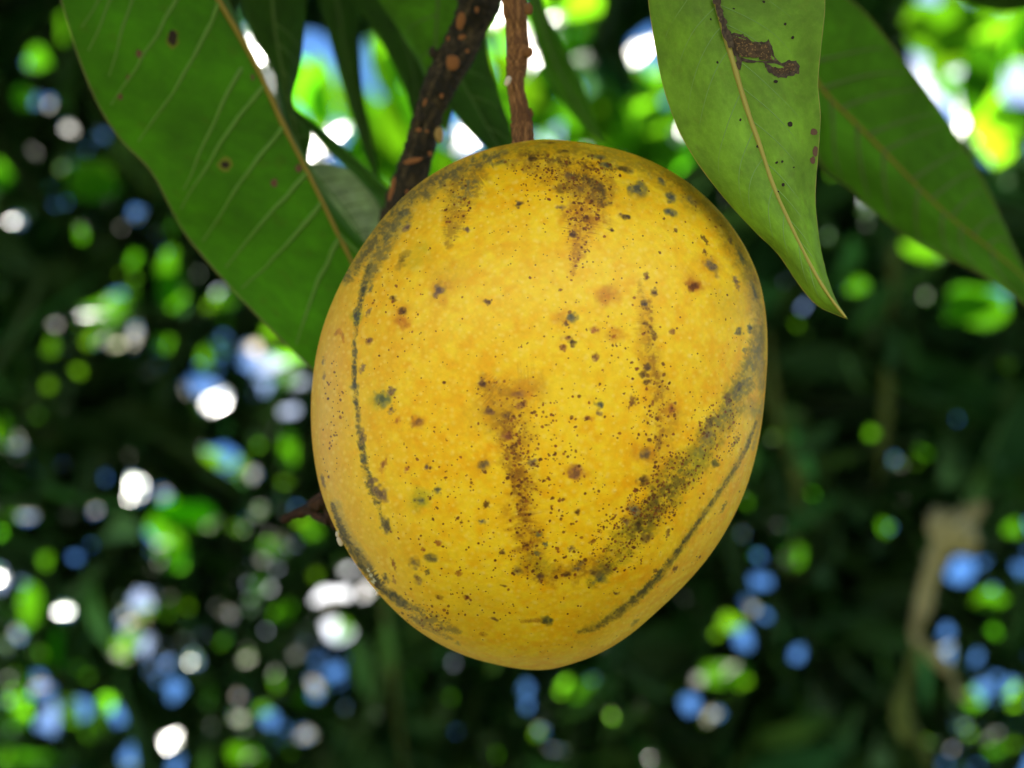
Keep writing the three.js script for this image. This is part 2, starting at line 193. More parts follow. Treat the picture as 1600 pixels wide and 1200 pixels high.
  // small dark specks in their clusters and alone
  const specks = (cx, cy, rx, ry, n, lo, hi, col) => { for (let i = 0; i < n; i++) { const a = rnd() * 6.2832, q = Math.sqrt(rnd()); const r = (lo + (hi - lo) * Math.pow(rnd(), 3)) * 0.82; spot(cx + Math.cos(a) * q * rx, cy + Math.sin(a) * q * ry, r, r * rr(0.75, 1.3), rr(0, 180), col ?? (rnd() < 0.3 ? [124, 66, 26] : BROWN), rr(0.6, 0.95), 0.5, 0.5); } };
  for (const s of [[522, 640, 22, 60, 34, 1.2, 3.4], [515, 700, 14, 50, 16, 1.2, 3], [690, 745, 70, 34, 34, 1.2, 3.4], [700, 830, 100, 60, 50, 1, 3], [830, 690, 46, 74, 70, 1.2, 3.8], [812, 760, 22, 80, 60, 1.4, 3.6], [870, 750, 70, 60, 46, 1.2, 3.6], [930, 650, 90, 66, 46, 1.2, 3.4], [1012, 610, 34, 90, 52, 1.2, 4], [1035, 650, 28, 60, 34, 1.2, 3.8], [968, 852, 46, 44, 170, 1, 2.7], [1020, 790, 40, 36, 240, 1, 2.8], [1060, 740, 42, 34, 150, 1, 2.7], [1120, 670, 40, 56, 130, 1, 2.6], [1000, 820, 60, 40, 40, 1.4, 3.6], [1080, 710, 60, 50, 30, 1.4, 3.4], [895, 262, 80, 26, 90, 1.2, 3.4], [860, 290, 50, 24, 60, 1.2, 3.2], [926, 300, 34, 44, 60, 1.2, 3.6], [905, 380, 20, 40, 40, 1.2, 3.2], [912, 335, 26, 24, 50, 1, 2.8], [870, 256, 90, 20, 80, 1, 3], [812, 700, 30, 80, 90, 1, 3], [830, 850, 24, 50, 50, 1, 3], [850, 880, 66, 32, 60, 1.2, 3.8], [950, 470, 90, 80, 40, 1, 3], [712, 312, 24, 44, 50, 1.2, 3.4], [740, 920, 110, 50, 60, 1, 3], [655, 968, 52, 24, 70, 1.2, 3], [900, 800, 80, 60, 50, 1.2, 3.4], [1000, 520, 60, 60, 24, 1, 3.2], [780, 640, 60, 50, 40, 1.1, 3.2], [1095, 340, 60, 60, 20, 1.2, 3.4], [620, 470, 40, 60, 18, 1.2, 3]]) specks(...s);
  specks(842, 631, 335, 405, 1000, 0.7, 1.7);
  specks(842, 631, 335, 405, 40, 1.6, 3.2);
  // pale pores
  const pores = []; { const pc = 11; for (let j = 0; j < 80; j++) for (let i = 0; i < 70; i++) pores[j * 70 + i] = [(i + rnd()) * pc + 450, (j + rnd()) * pc + 190, rnd() < 0.85 ? rr(1.8, 3.8) : 0, rr(0.4, 1)]; }
  const TW = 2048, TH = 1536, d = new Uint8Array(TW * TH * 4), bump = new Uint8Array(TW * TH * 4);
  for (let j = 0; j < TH; j++) {
    const t = ((j + 0.5) / TH) * Math.PI;
    for (let i = 0; i < TW; i++) {
      const lon = ((i + 0.5) / TW - 0.5) * 2 * Math.PI, [x, y, z] = skinPoint(lon, t), front = Math.cos(lon) > -0.05;
      const n1 = fbm(x / 150, y / 150, z / 150, 3), n2 = fbm(x / 34 + 9, y / 34, z / 34, 3), n3 = noise3(x / 6, y / 6, z / 6), n4 = noise3(x / 2.4, y / 2.4, z / 2.4);
      let n5 = fbm(x / 13 + 3, y / 13, z / 13 + 8, 2), w = clamp((n1 - 0.5) * 0.9 + (n2 - 0.5) * 1.0 + (n5 - 0.5) * 1.1 + 0.4, 0, 1);        // 0 lemon, 1 deep orange yellow
      let r = mix(246, 238, w), g = mix(208, 170, w), b = mix(34, 0, w);
      const rim = sstep(0.4, 1.0, -Math.sin(lon) + 0.1 * n2);                  // duller, tanner flanks of this fruit
      r = mix(r, 224, rim * 0.5); g = mix(g, 170, rim * 0.5); b = mix(b, 64, rim * 0.55);
      const v = 1 + (n3 - 0.5) * 0.045 + (n4 - 0.5) * 0.03; r *= v; g *= v * (1 + (n2 - 0.5) * 0.04); b *= v;
      let hgt = 128 + (n3 - 0.5) * 36 + (n4 - 0.5) * 16 + (n2 - 0.5) * 40;
      if (front) {
        const pi = Math.floor((x - 450) / 11), pj = Math.floor((y - 190) / 11);
        for (let a = -1; a <= 1; a++) for (let c = -1; c <= 1; c++) { const p = pores[(pj + a) * 70 + pi + c]; if (!p || !p[2]) continue; const q = Math.hypot(x - p[0], y - p[1]) / p[2]; if (q < 1.6) { const k = (1 - sstep(0.3, 1.6, q)) * p[3]; r = mix(r, 250, 0.5 * k); g = mix(g, 216, 0.5 * k); b = mix(b, 112, 0.5 * k); hgt += 26 * k; } }
        const gi = Math.floor((x - GX) / CELL), gj = Math.floor((y - GY) / CELL);
        if (gi >= 0 && gj >= 0 && gi < GW && gj < GW) {
          let lastId = null, lastA = 0;
          for (const m of grid[gj * GW + gi]) {
            let q, al;
            if (m.k === 0) {
              const dx = x - m.x, dy = y - m.y, u = (dx * m.c + dy * m.s) / m.rx, w2 = (-dx * m.s + dy * m.c) / m.ry;
              q = Math.hypot(u, w2); if (q > 1.7) continue;
              const sc = 0.9 / Math.max(2.5, m.rx * 0.55);
              q += (noise3(x * sc + m.seed, y * sc, m.seed) - 0.5) * 2 * m.wob;
              al = m.al * (1 - sstep(1 - m.soft * 0.9, 1 + m.soft * 0.35, q));
            } else {
              const ex = m.bx - m.ax, ey = m.by - m.ay, f = clamp(((x - m.ax) * ex + (y - m.ay) * ey) / (ex * ex + ey * ey), 0, 1), wd = mix(m.wa, m.wb, f);
              q = Math.hypot(x - m.ax - ex * f, y - m.ay - ey * f) / wd; if (q > 1.9) continue;
              q += (fbm(x / (wd * 0.9 + 3) + m.seed, y / (wd * 0.9 + 3), 3.3, 3) - 0.5) * 2.2 * m.wob;
              al = m.al * (1 - sstep(1 - m.soft * 0.9, 1 + m.soft * 0.5, q));
              if (m.id === lastId) { const more = Math.max(0, al - lastA); lastA = Math.max(lastA, al); al = more / Math.max(0.02, 1 - (lastA - more)); } else { lastId = m.id; lastA = al; }
            }
            let tone = 0; if (m.grain) { const gr = 0.5 * fbm(x / 9 + 5, y / 9, 7.7, 2) + 0.5 * fbm(x / 3.4 + m.seed, y / 3.4, 2.2, 2); al *= 1 - Math.min(1, m.grain * 1.15) * sstep(0.36, 0.62, gr); if (m.k || m.rx > 5) tone = (noise3(x / 4.5, y / 4.5, 5.5) - 0.5) * 44; }
            if (al <= 0.004) continue;
            r = mix(r, m.col[0] + tone, al); g = mix(g, m.col[1] + tone * 0.6, al); b = mix(b, m.col[2], al); hgt -= al * (m.k ? 10 : 26);
          }
        }
      }
      const o = (j * TW + i) * 4; d[o] = clamp(r, 0, 255); d[o + 1] = clamp(g, 0, 255); d[o + 2] = clamp(b, 0, 255); d[o + 3] = 255;
      bump[o] = bump[o + 1] = bump[o + 2] = clamp(hgt, 0, 255); bump[o + 3] = 255;
    }
  }
  const mk = (a, srgb) => { const tx = new THREE.DataTexture(a, TW, TH); tx.magFilter = THREE.LinearFilter; if (srgb) tx.colorSpace = THREE.SRGBColorSpace; tx.wrapS = THREE.RepeatWrapping; tx.needsUpdate = true; return tx; };
  const skinMat = new THREE.MeshPhysicalMaterial({ map: mk(d, true), bumpMap: mk(bump, false), bumpScale: 0.0003, roughness: 0.52, specularIntensity: 0.55, clearcoat: 0.13, clearcoatRoughness: 0.3 });
  const NU = 192, NV = 128, pos = [], uv = [], idx = [], c0 = at(800, 600, DM), s = K * DM;
  for (let j = 0; j <= NV; j++) for (let i = 0; i <= NU; i++) {
    const lon = (i / NU - 0.5) * 2 * Math.PI, t = (j / NV) * Math.PI; let [x, y, z] = skinPoint(lon, t);
    const lump = 1 + (fbm(x / 170 + 3, y / 170, z / 170 + 5, 2) - 0.5) * 0.012;
    x = 842 + (x - 842) * SHRINK * lump; y = MYC + (y - MYC) * SHRINK * lump; z *= lump;
    const p = c0.clone().addScaledVector(RIGHT, (x - 800) * s).addScaledVector(UPV, (600 - y) * s).addScaledVector(FORE, -z * s);
    pos.push(p.x, p.y, p.z); uv.push(i / NU, j / NV);
    if (j < NV && i < NU) { const a = j * (NU + 1) + i, b2 = a + 1, c2 = a + NU + 1, d2 = c2 + 1; if (j) idx.push(a, c2, b2); if (j < NV - 1) idx.push(b2, c2, d2); }
  }
  const g = new THREE.BufferGeometry(); g.setAttribute('position', new THREE.Float32BufferAttribute(pos, 3)); g.setAttribute('uv', new THREE.Float32BufferAttribute(uv, 2)); g.setIndex(idx); g.computeVertexNormals();
  const nn = g.attributes.normal; for (let j = 0; j <= NV; j++) { const a = j * (NU + 1), b = a + NU, v = new THREE.Vector3(nn.getX(a) + nn.getX(b), nn.getY(a) + nn.getY(b), nn.getZ(a) + nn.getZ(b)).normalize(); nn.setXYZ(a, v.x, v.y, v.z); nn.setXYZ(b, v.x, v.y, v.z); }
  part(mango, 'skin', g, skinMat, mango.position);
}

// ------------------------------------------------------------------ wood: stalk, twigs, branches
function barkTex(dark, light, streak) {
  return dataTex(512, 512, (u, v, c) => {
    const a = u * 6.2832, x = Math.cos(a) * 1.6, z = Math.sin(a) * 1.6, n = fbm(x * 3, v * 9 * streak, z * 3, 5), m = fbm(x * 9 + 4, v * 30 * streak, z * 9, 3), f = clamp((n - 0.32) * 2.2 + (m - 0.5) * 0.9, 0, 1);
    for (let k = 0; k < 3; k++) c[k] = mix(dark[k], light[k], f);
  });
}
function barkMat(dark, light, streak, bumpScale) { const t = barkTex(dark, light, streak); return new THREE.MeshStandardMaterial({ map: t, bumpMap: t, bumpScale, roughness: 0.85 }); }
// path: [px, py, distance, radius in photo px], knobbly round tube
function twigGeo(path, segs, rad, lump, freq) {
  const c = curve(path.map((p) => at(p[0], p[1], p[2]))), r = curve(path.map((p) => [p[3] * K * p[2], 0, 0]));
  const fr = c.computeFrenetFrames(segs, false), pos = [], uv = [], idx = [], v = new THREE.Vector3();
  for (let j = 0; j <= segs; j++) {
    const t = j / segs, p = c.getPoint(t), R = r.getPoint(t).x, N = fr.normals[j], B = fr.binormals[j];
    for (let i = 0; i <= rad; i++) {
      const a = (i / rad) * 2 * Math.PI; v.copy(N).multiplyScalar(Math.cos(a)).addScaledVector(B, Math.sin(a));
      const q = 1 / R, k = R * (1 + lump * 2 * (fbm((p.x + v.x * R) * q * freq, (p.y + v.y * R) * q * freq * 0.7, (p.z + v.z * R) * q * freq, 3) - 0.5));
      pos.push(p.x + v.x * k, p.y + v.y * k, p.z + v.z * k); uv.push(i / rad, t * c.getLength() / (R * 6.3));
      if (j < segs && i < rad) { const A = j * (rad + 1) + i; idx.push(A, A + rad + 1, A + 1, A + 1, A + rad + 1, A + rad + 2); }
    }
  }
  for (const j of [0, segs]) { const p = c.getPoint(j / segs), k = pos.length / 3; pos.push(p.x, p.y, p.z); uv.push(0.5, j / segs); for (let i = 0; i < rad; i++) { const A = j * (rad + 1) + i; j ? idx.push(A, k, A + 1) : idx.push(A, A + 1, k); } }
  const g = new THREE.BufferGeometry(); g.setAttribute('position', new THREE.Float32BufferAttribute(pos, 3)); g.setAttribute('uv', new THREE.Float32BufferAttribute(uv, 2)); g.setIndex(idx); g.computeVertexNormals(); return g;
}
// a small rough lump lying on wood: centre px, size px
function lumpGeo(px, py, d, rx, ry, ang, flat = 0.45) {
  const g = new THREE.IcosahedronGeometry(1, 3), p = g.attributes.position, v = new THREE.Vector3(), s = K * d, ca = Math.cos(ang * DEG), sa = Math.sin(ang * DEG), c0 = at(px, py, d), sd = rnd() * 50;
  for (let i = 0; i < p.count; i++) { v.fromBufferAttribute(p, i); v.multiplyScalar(1 + 0.5 * (fbm(v.x * 1.7 + sd, v.y * 1.7, v.z * 1.7, 3) - 0.5)); const x = v.x * rx, y = v.y * ry, w = c0.clone().addScaledVector(RIGHT, (x * ca - y * sa) * s).addScaledVector(UPV, (x * sa + y * ca) * s).addScaledVector(FORE, -v.z * Math.min(rx, ry) * flat * s); p.setXYZ(i, w.x, w.y, w.z); }
  const m = mergeVertices(g.deleteAttribute('normal').deleteAttribute('uv')); m.computeVertexNormals(); return m;
}
const stalkMat = barkMat([98, 62, 32], [204, 148, 90], 0.6, 0.0014), darkBark = barkMat([18, 15, 12], [98, 82, 58], 1, 0.0024), twigMat = barkMat([30, 18, 12], [112, 70, 46], 1, 0.002);
const scarMat = new THREE.MeshStandardMaterial({ map: dataTex(128, 128, (u, v, c) => { const n = fbm(u * 12, v * 12, 1, 4); c[0] = 104 + 70 * n; c[1] = 64 + 52 * n; c[2] = 34 + 34 * n; }), roughness: 0.9 });
const scarOlive = new THREE.MeshStandardMaterial({ color: rgb(0.32, 0.21, 0.07), roughness: 0.9 }), resinMat = new THREE.MeshStandardMaterial({ color: rgb(0.62, 0.56, 0.48), roughness: 0.7 });
reseed(31);
part(mango, 'stalk', twigGeo([[786, -150, 0.455, 17], [797, -60, 0.45, 18], [803, 0, 0.446, 18], [808, 50, 0.442, 18], [809, 85, 0.44, 18], [805, 130, 0.437, 14], [812, 170, 0.434, 15], [816, 200, 0.43, 17], [818, 236, 0.424, 18]], 120, 28, 0.16, 1.6), stalkMat, mango.position);
for (const [x, y, rx, ry, a] of [[826, 14, 7, 10, 0], [826, 82, 8, 9, 0], [790, 20, 5, 9, 0], [828, 178, 5, 9, 0], [798, 110, 5, 12, 0]]) part(mango, 'bud_bump', lumpGeo(x, y, 0.437, rx, ry, a, 0.8), stalkMat, mango.position);
part(mango, 'resin_drop', lumpGeo(793, 127, 0.432, 5, 9, -20, 0.8), resinMat, mango.position);
for (const [x, y, rx, ry, a] of [[531, 846, 4, 8, 25], [527, 835, 3, 5, 10], [579, 903, 4, 7, 30], [583, 912, 4, 5, 0], [590, 928, 3, 3, 0]]) part(mango, 'dry_crust', lumpGeo(x, y, 0.413, rx, ry, a, 0.7), resinMat, mango.position);
{
  const o = thing('twig', 'dark knobbly twig with orange scars passing behind the mango', 'twig', at(690, 120, 0.48));
  part(o, 'wood', twigGeo([[800, -170, 0.47, 34], [768, -70, 0.475, 34], [750, 0, 0.478, 33], [733, 45, 0.48, 29], [706, 98, 0.48, 28], [684, 140, 0.48, 26], [669, 180, 0.482, 23], [660, 215, 0.484, 24], [650, 250, 0.486, 25], [636, 290, 0.488, 25], [622, 330, 0.49, 25], [606, 385, 0.495, 23]], 150, 30, 0.17, 1.5), darkBark, o.position);
  for (const [x, y, rx, ry, a] of [[720, 32, 7, 14, -14], [707, 98, 11, 12, 0], [645, 251, 15, 4.5, 12], [612, 296, 4, 20, -14], [654, 203, 5, 3.5, 0], [722, 58, 6, 4, 10], [667, 205, 3, 2.5, 0], [690, 150, 3, 4, 0], [730, 80, 3, 3, 0], [672, 240, 3, 4, 0], [636, 300, 2.5, 4, 0], [700, 60, 2.5, 4, 0], [745, 15, 3, 5, 0], [664, 160, 2.5, 7, -18]]) part(o, 'leaf_scar', lumpGeo(x, y, 0.472, rx, ry, a, 0.3), scarMat, o.position);
  part(o, 'leaf_scar', lumpGeo(686, 211, 0.472, 7, 13, 0, 0.6), scarOlive, o.position);
  for (const [x, y, rx, ry] of [[676, 82, 6, 10], [760, 20, 8, 14], [612, 316, 9, 14], [655, 185, 5, 8]]) part(o, 'bud_bump', lumpGeo(x, y, 0.478, rx, ry, 10, 0.9), darkBark, o.position);
}
{
  const o = thing('broken_twig', 'short broken twig poking out left of the mango', 'twig', at(500, 795, 0.45));
  part(o, 'wood', twigGeo([[440, 814, 0.46, 4], [449, 809, 0.459, 7], [458, 805, 0.458, 6], [470, 801, 0.457, 8], [482, 795, 0.455, 8], [494, 787, 0.452, 11], [508, 778, 0.45, 13], [540, 766, 0.45, 14]], 90, 24, 0.5, 3.2), twigMat, o.position);
  part(o, 'stub', twigGeo([[503, 752, 0.452, 5], [510, 775, 0.452, 9], [516, 800, 0.452, 10], [528, 826, 0.452, 7]], 30, 16, 0.3, 1.6), twigMat, o.position);
  part(o, 'side_spur', twigGeo([[480, 797, 0.454, 6], [497, 808, 0.453, 8], [515, 813, 0.452, 10]], 20, 12, 0.3, 1.8), twigMat, o.position);
}

// ------------------------------------------------------------------ leaves close to the fruit
function leafTex(base, vein, blot, seed) {
  reseed(seed);
  const N = 40, M = 90, P = Array.from({ length: N * M }, () => [rnd(), rnd()]);
  return dataTex(512, 1024, (u, v, c) => {
    const x = u * N, y = v * M, xi = Math.floor(x), yi = Math.floor(y); let d1 = 9, d2 = 9;
    for (let b = -1; b <= 1; b++) for (let a = -1; a <= 1; a++) { const p = P[((yi + b + M) % M) * N + ((xi + a + N) % N)], q = Math.hypot(x - xi - a - p[0], y - yi - b - p[1]); if (q < d1) { d2 = d1; d1 = q; } else if (q < d2) d2 = q; }
    const net = 1 - sstep(0.0, 0.16, d2 - d1), n = fbm(u * 5 + seed, v * 11, 2, 4), m = fbm(u * 30, v * 66, seed, 3), f = net * 0.22, k = 0.78 + 0.44 * n + (m - 0.5) * 0.16, s = sstep(0.66, 0.8, fbm(u * 22 + 8, v * 44, seed + 3, 3)) * blot;
    for (let i = 0; i < 3; i++) c[i] = mix(mix(base[i], vein[i], f) * k, [92, 74, 30][i], s);
  });
}
function leafMat(base, vein, blot, seed, gloss, coatRough, through) { return new THREE.MeshPhysicalMaterial({ map: leafTex(base, vein, blot, seed), roughness: 1, specularIntensity: 0.3, clearcoat: gloss, clearcoatRoughness: coatRough, transmission: through, thickness: 0 }); }
// left, mid, right: [px, py, distance] along the leaf
function leaf(spec) {
  const N = 56, M = 10, L = curve(spec.left), C = curve(spec.mid), R = curve(spec.right), base = at(...spec.mid[Math.floor(spec.mid.length / 2)]);
  const wav = spec.wave ?? 0.002, sd = spec.seed ?? 1;
  const surf = (s, t) => {
    const e = (t < 0 ? L : R).getPoint(s), m = C.getPoint(s), a = Math.abs(t), cb = Math.sin(a * Math.PI) * (spec.camber ?? 0.0015) * Math.sin(Math.PI * clamp(s, 0.02, 0.98));
    const p = m.lerp(e, a), d = p.z - cb + wav * a * (fbm(s * 5 + sd * 3, t * 1.2 + 7, sd, 2) - 0.5) * 2;
    return at(p.x, p.y, d);
  };
  const o = thing(spec.name ?? 'mango_leaf', spec.label, 'leaf', base, spec.group);
  const top = [], nrm = [], q1 = new THREE.Vector3(), q2 = new THREE.Vector3();
  for (let j = 0; j <= N; j++) for (let i = -M; i <= M; i++) {
    const s = j / N, t = i / M, p = surf(s, t); top.push(p);
    q1.copy(surf(Math.min(1, s + 0.01), t * 0.98)).sub(surf(Math.max(0, s - 0.01), t * 0.98)); q2.copy(surf(s, Math.min(1, t + 0.05))).sub(surf(s, Math.max(-1, t - 0.05)));
    const n = q1.clone().cross(q2); if (n.lengthSq() < 1e-16) n.copy(FORE).negate(); n.normalize(); if (n.dot(FORE) > 0) n.negate(); nrm.push(n);
  }
  const th = spec.thick ?? 0.00016, cols = 2 * M + 1, pos = [], uv = [], idx = [], V = (k, sgn) => pos.push(top[k].x + nrm[k].x * th * sgn, top[k].y + nrm[k].y * th * sgn, top[k].z + nrm[k].z * th * sgn);
  for (const sgn of [1, -1]) for (let k = 0; k < top.length; k++) { V(k, sgn); uv.push((k % cols) / (cols - 1), Math.floor(k / cols) / N); }
  const off = top.length;
  for (let j = 0; j < N; j++) for (let i = 0; i < cols - 1; i++) { const a = j * cols + i, b = a + cols; idx.push(a, b, a + 1, a + 1, b, b + 1); idx.push(off + a, off + a + 1, off + b, off + a + 1, off + b + 1, off + b); }
  for (let j = 0; j < N; j++) for (const i of [0, cols - 1]) { const a = j * cols + i, b = a + cols; idx.push(a, off + a, b, b, off + a, off + b); }
  const g = new THREE.BufferGeometry(); g.setAttribute('position', new THREE.Float32BufferAttribute(pos, 3)); g.setAttribute('uv', new THREE.Float32BufferAttribute(uv, 2)); g.setIndex(idx); g.computeVertexNormals();
  part(o, 'blade', g, spec.mat, base);
  const tube = (pts, r0, r1, flat = 1) => { const c = curve(pts), n = Math.max(8, pts.length * 2), P = [], I = [], rad = 6, fr = c.computeFrenetFrames(n, false); for (let j = 0; j <= n; j++) { const p = c.getPoint(j / n), r = mix(r0, r1, j / n) * (0.8 + 0.4 * noise3(p.x * 900, p.y * 900, p.z * 900)); for (let i = 0; i < rad; i++) { const a = (i / rad) * 6.2832; P.push(p.x + (fr.normals[j].x * Math.cos(a) + fr.binormals[j].x * Math.sin(a)) * r, p.y + (fr.normals[j].y * Math.cos(a) + fr.binormals[j].y * Math.sin(a)) * r, p.z + (fr.normals[j].z * Math.cos(a) + fr.binormals[j].z * Math.sin(a)) * r); if (j < n) { const A = j * rad + i, B = j * rad + (i + 1) % rad; I.push(A, A + rad, B, B, A + rad, B + rad); } } } const t = new THREE.BufferGeometry(); t.setAttribute('position', new THREE.Float32BufferAttribute(P, 3)); t.setIndex(I); t.computeVertexNormals(); return t; };
  const toEye = (p, k) => p.addScaledVector(EYE.clone().sub(p).normalize(), k);
  if (spec.rib) part(o, 'midrib', tube(Array.from({ length: 24 }, (_, k) => toEye(surf(k / 23 * 0.995, 0), th)), spec.rib * K * spec.mid[0][2], spec.rib * 0.35 * K * spec.mid[0][2]), spec.ribMat, base);
  if (spec.margin) for (const side of [-1, 1]) part(o, 'margin', tube(Array.from({ length: 30 }, (_, k) => toEye(surf(k / 29, side), 0)), spec.margin * K * spec.mid[0][2], spec.margin * K * spec.mid[0][2]), spec.marginMat ?? ribYellow, base);
  const onLeaf = (x, y) => { let best = 1e9, bs = 0.5, bt = 0; for (let j = 0; j <= 40; j++) for (let i = -10; i <= 10; i++) { const p = seen(surf(j / 40, i / 10)), q = (p[0] - x) ** 2 + (p[1] - y) ** 2; if (q < best) { best = q; bs = j / 40; bt = i / 10; } } let st = 0.0125, tt = 0.05; for (let k = 0; k < 12; k++) { let ok = false; for (const [a, b] of [[st, 0], [-st, 0], [0, tt], [0, -tt]]) { const s = clamp(bs + a, 0, 1), t = clamp(bt + b, -1, 1), p = seen(surf(s, t)), q = (p[0] - x) ** 2 + (p[1] - y) ** 2; if (q < best) { best = q; bs = s; bt = t; ok = true; } } if (!ok) { st /= 2; tt /= 2; } } return surf(bs, bt); };
  reseed(400 + sd * 7);
  for (const [side, s0, s1, n, lean] of spec.veins ?? []) for (let k = 0; k < n; k++) {
    const a = mix(s0, s1, (k + rr(-0.18, 0.18)) / Math.max(1, n - 1)), ln = lean * rr(0.85, 1.15), reach = rr(0.86, 0.95);
    const pts = []; if (spec.vexp) { const A = seen(surf(Math.max(0, a), 0.01 * side)), B = seen(surf(Math.min(0.98, Math.max(0, a) + ln), side * reach)), bow = rr(-0.03, 0.05); for (let q = 0; q <= 8; q++) { const f = q / 8, w = Math.sin(f * 3.14) * bow + (f > 0 && f < 1 ? rr(-0.008, 0.008) : 0), p = onLeaf(mix(A[0], B[0], f) + (B[1] - A[1]) * w, mix(A[1], B[1], f) - (B[0] - A[0]) * w); pts.push(toEye(p, th * 0.7)); } } else for (let q = 0; q <= 8; q++) { const t = (q / 8) * reach, s = a + ln * Math.pow(t, spec.vexp ?? 1.12) * (1 + (spec.vexp ? 0.06 : 0.25) * t * t); if (s > 0.985) break; if (s < 0) continue; pts.push(toEye(surf(Math.max(0, s), side * Math.max(t, 0.01)), th * 0.7)); }
    if (pts.length > 3) part(o, 'vein', tube(pts, spec.vein * K * spec.mid[0][2], spec.vein * 0.35 * K * spec.mid[0][2]), spec.veinMat, base);
  }
  // flat dead patches on the blade: outline in photo px
  for (const [name, mat, lift, outline] of spec.patches ?? []) {
    const pts = []; for (let k = 0; k < outline.length; k++) { const a = outline[k], b = outline[(k + 1) % outline.length], n = Math.max(1, Math.round(Math.hypot(b[0] - a[0], b[1] - a[1]) / 3)); for (let q = 0; q < n; q++) { const f = q / n, x = mix(a[0], b[0], f), y = mix(a[1], b[1], f), w = 2.4 * (outline.jit ?? 1); pts.push(new THREE.Vector2(x + w * (noise3(x / 4, y / 4, 1) - 0.5) * 2, y + w * (noise3(x / 4, y / 4, 9) - 0.5) * 2)); } }
    const tri = THREE.ShapeUtils.triangulateShape(pts, []), P = [], I = tri.flat(), U = [];
    for (const p of pts) { const w = toEye(onLeaf(p.x, p.y), th + lift); P.push(w.x, w.y, w.z); U.push(p.x / 60, p.y / 60); }
    const t = new THREE.BufferGeometry(); t.setAttribute('position', new THREE.Float32BufferAttribute(P, 3)); t.setAttribute('uv', new THREE.Float32BufferAttribute(U, 2)); t.setIndex(I); t.computeVertexNormals();
    part(o, name, t, mat, base);
  }
  return o;
}
const ring = (x, y, rx, ry, n = 12) => Array.from({ length: n }, (_, k) => [x + rx * Math.cos(k / n * 6.2832), y + ry * Math.sin(k / n * 6.2832)]);
const Z = (pts, d0, d1) => pts.map(([x, y], i) => [x, y, mix(d0, d1, i / (pts.length - 1))]);
const ribYellow = new THREE.MeshStandardMaterial({ color: rgb(0.34, 0.30, 0.055), roughness: 0.6 }), ribBrown = new THREE.MeshStandardMaterial({ color: rgb(0.25, 0.19, 0.02), roughness: 0.6 });
const veinPale = new THREE.MeshStandardMaterial({ color: rgb(0.098, 0.24, 0.025), roughness: 0.6 }), veinFaint = new THREE.MeshStandardMaterial({ color: rgb(0.085, 0.17, 0.03), roughness: 0.7 }), veinLight = new THREE.MeshStandardMaterial({ color: rgb(0.15, 0.30, 0.06), roughness: 0.7 }), rimDull = new THREE.MeshStandardMaterial({ color: rgb(0.13, 0.15, 0.03), roughness: 0.7 });
const deadMat = new THREE.MeshStandardMaterial({ map: dataTex(256, 256, (u, v, c) => { const n = fbm(u * 14, v * 14, 2, 4), m = sstep(0.55, 0.72, fbm(u * 30 + 5, v * 30, 4, 3)); c[0] = mix(44 + 50 * n, 150, m * 0.7); c[1] = mix(34 + 40 * n, 118, m * 0.7); c[2] = mix(26 + 24 * n, 70, m * 0.7); }), roughness: 0.95 });
const deadBark = new THREE.MeshStandardMaterial({ map: dataTex(128, 128, (u, v, c) => { const n = fbm(u * 18, v * 18, 6, 4); c[0] = 34 + 76 * n; c[1] = 28 + 64 * n; c[2] = 24 + 50 * n; }), roughness: 0.95 });
const deadDark = new THREE.MeshStandardMaterial({ color: rgb(0.022, 0.014, 0.010), roughness: 0.95 }), haloMat = new THREE.MeshStandardMaterial({ color: rgb(0.13, 0.17, 0.01), roughness: 0.9 }), rustMat = new THREE.MeshStandardMaterial({ color: rgb(0.12, 0.06, 0.035), roughness: 0.9 }), holeRim = new THREE.MeshStandardMaterial({ color: rgb(0.05, 0.05, 0.03), roughness: 0.9 });
const matLeft = leafMat([70, 138, 10], [94, 152, 24], 0.12, 51, 0.14, 0.4, 0.3), matRight = leafMat([112, 158, 40], [142, 174, 72], 0.08, 57, 0.3, 0.42, 0.2), matDeep = leafMat([50, 96, 22], [80, 116, 40], 0.1, 61, 0.15, 0.5, 0.3), matMid = leafMat([80, 146, 24], [104, 150, 46], 0.08, 67, 0.2, 0.5, 0.3);
reseed(71);
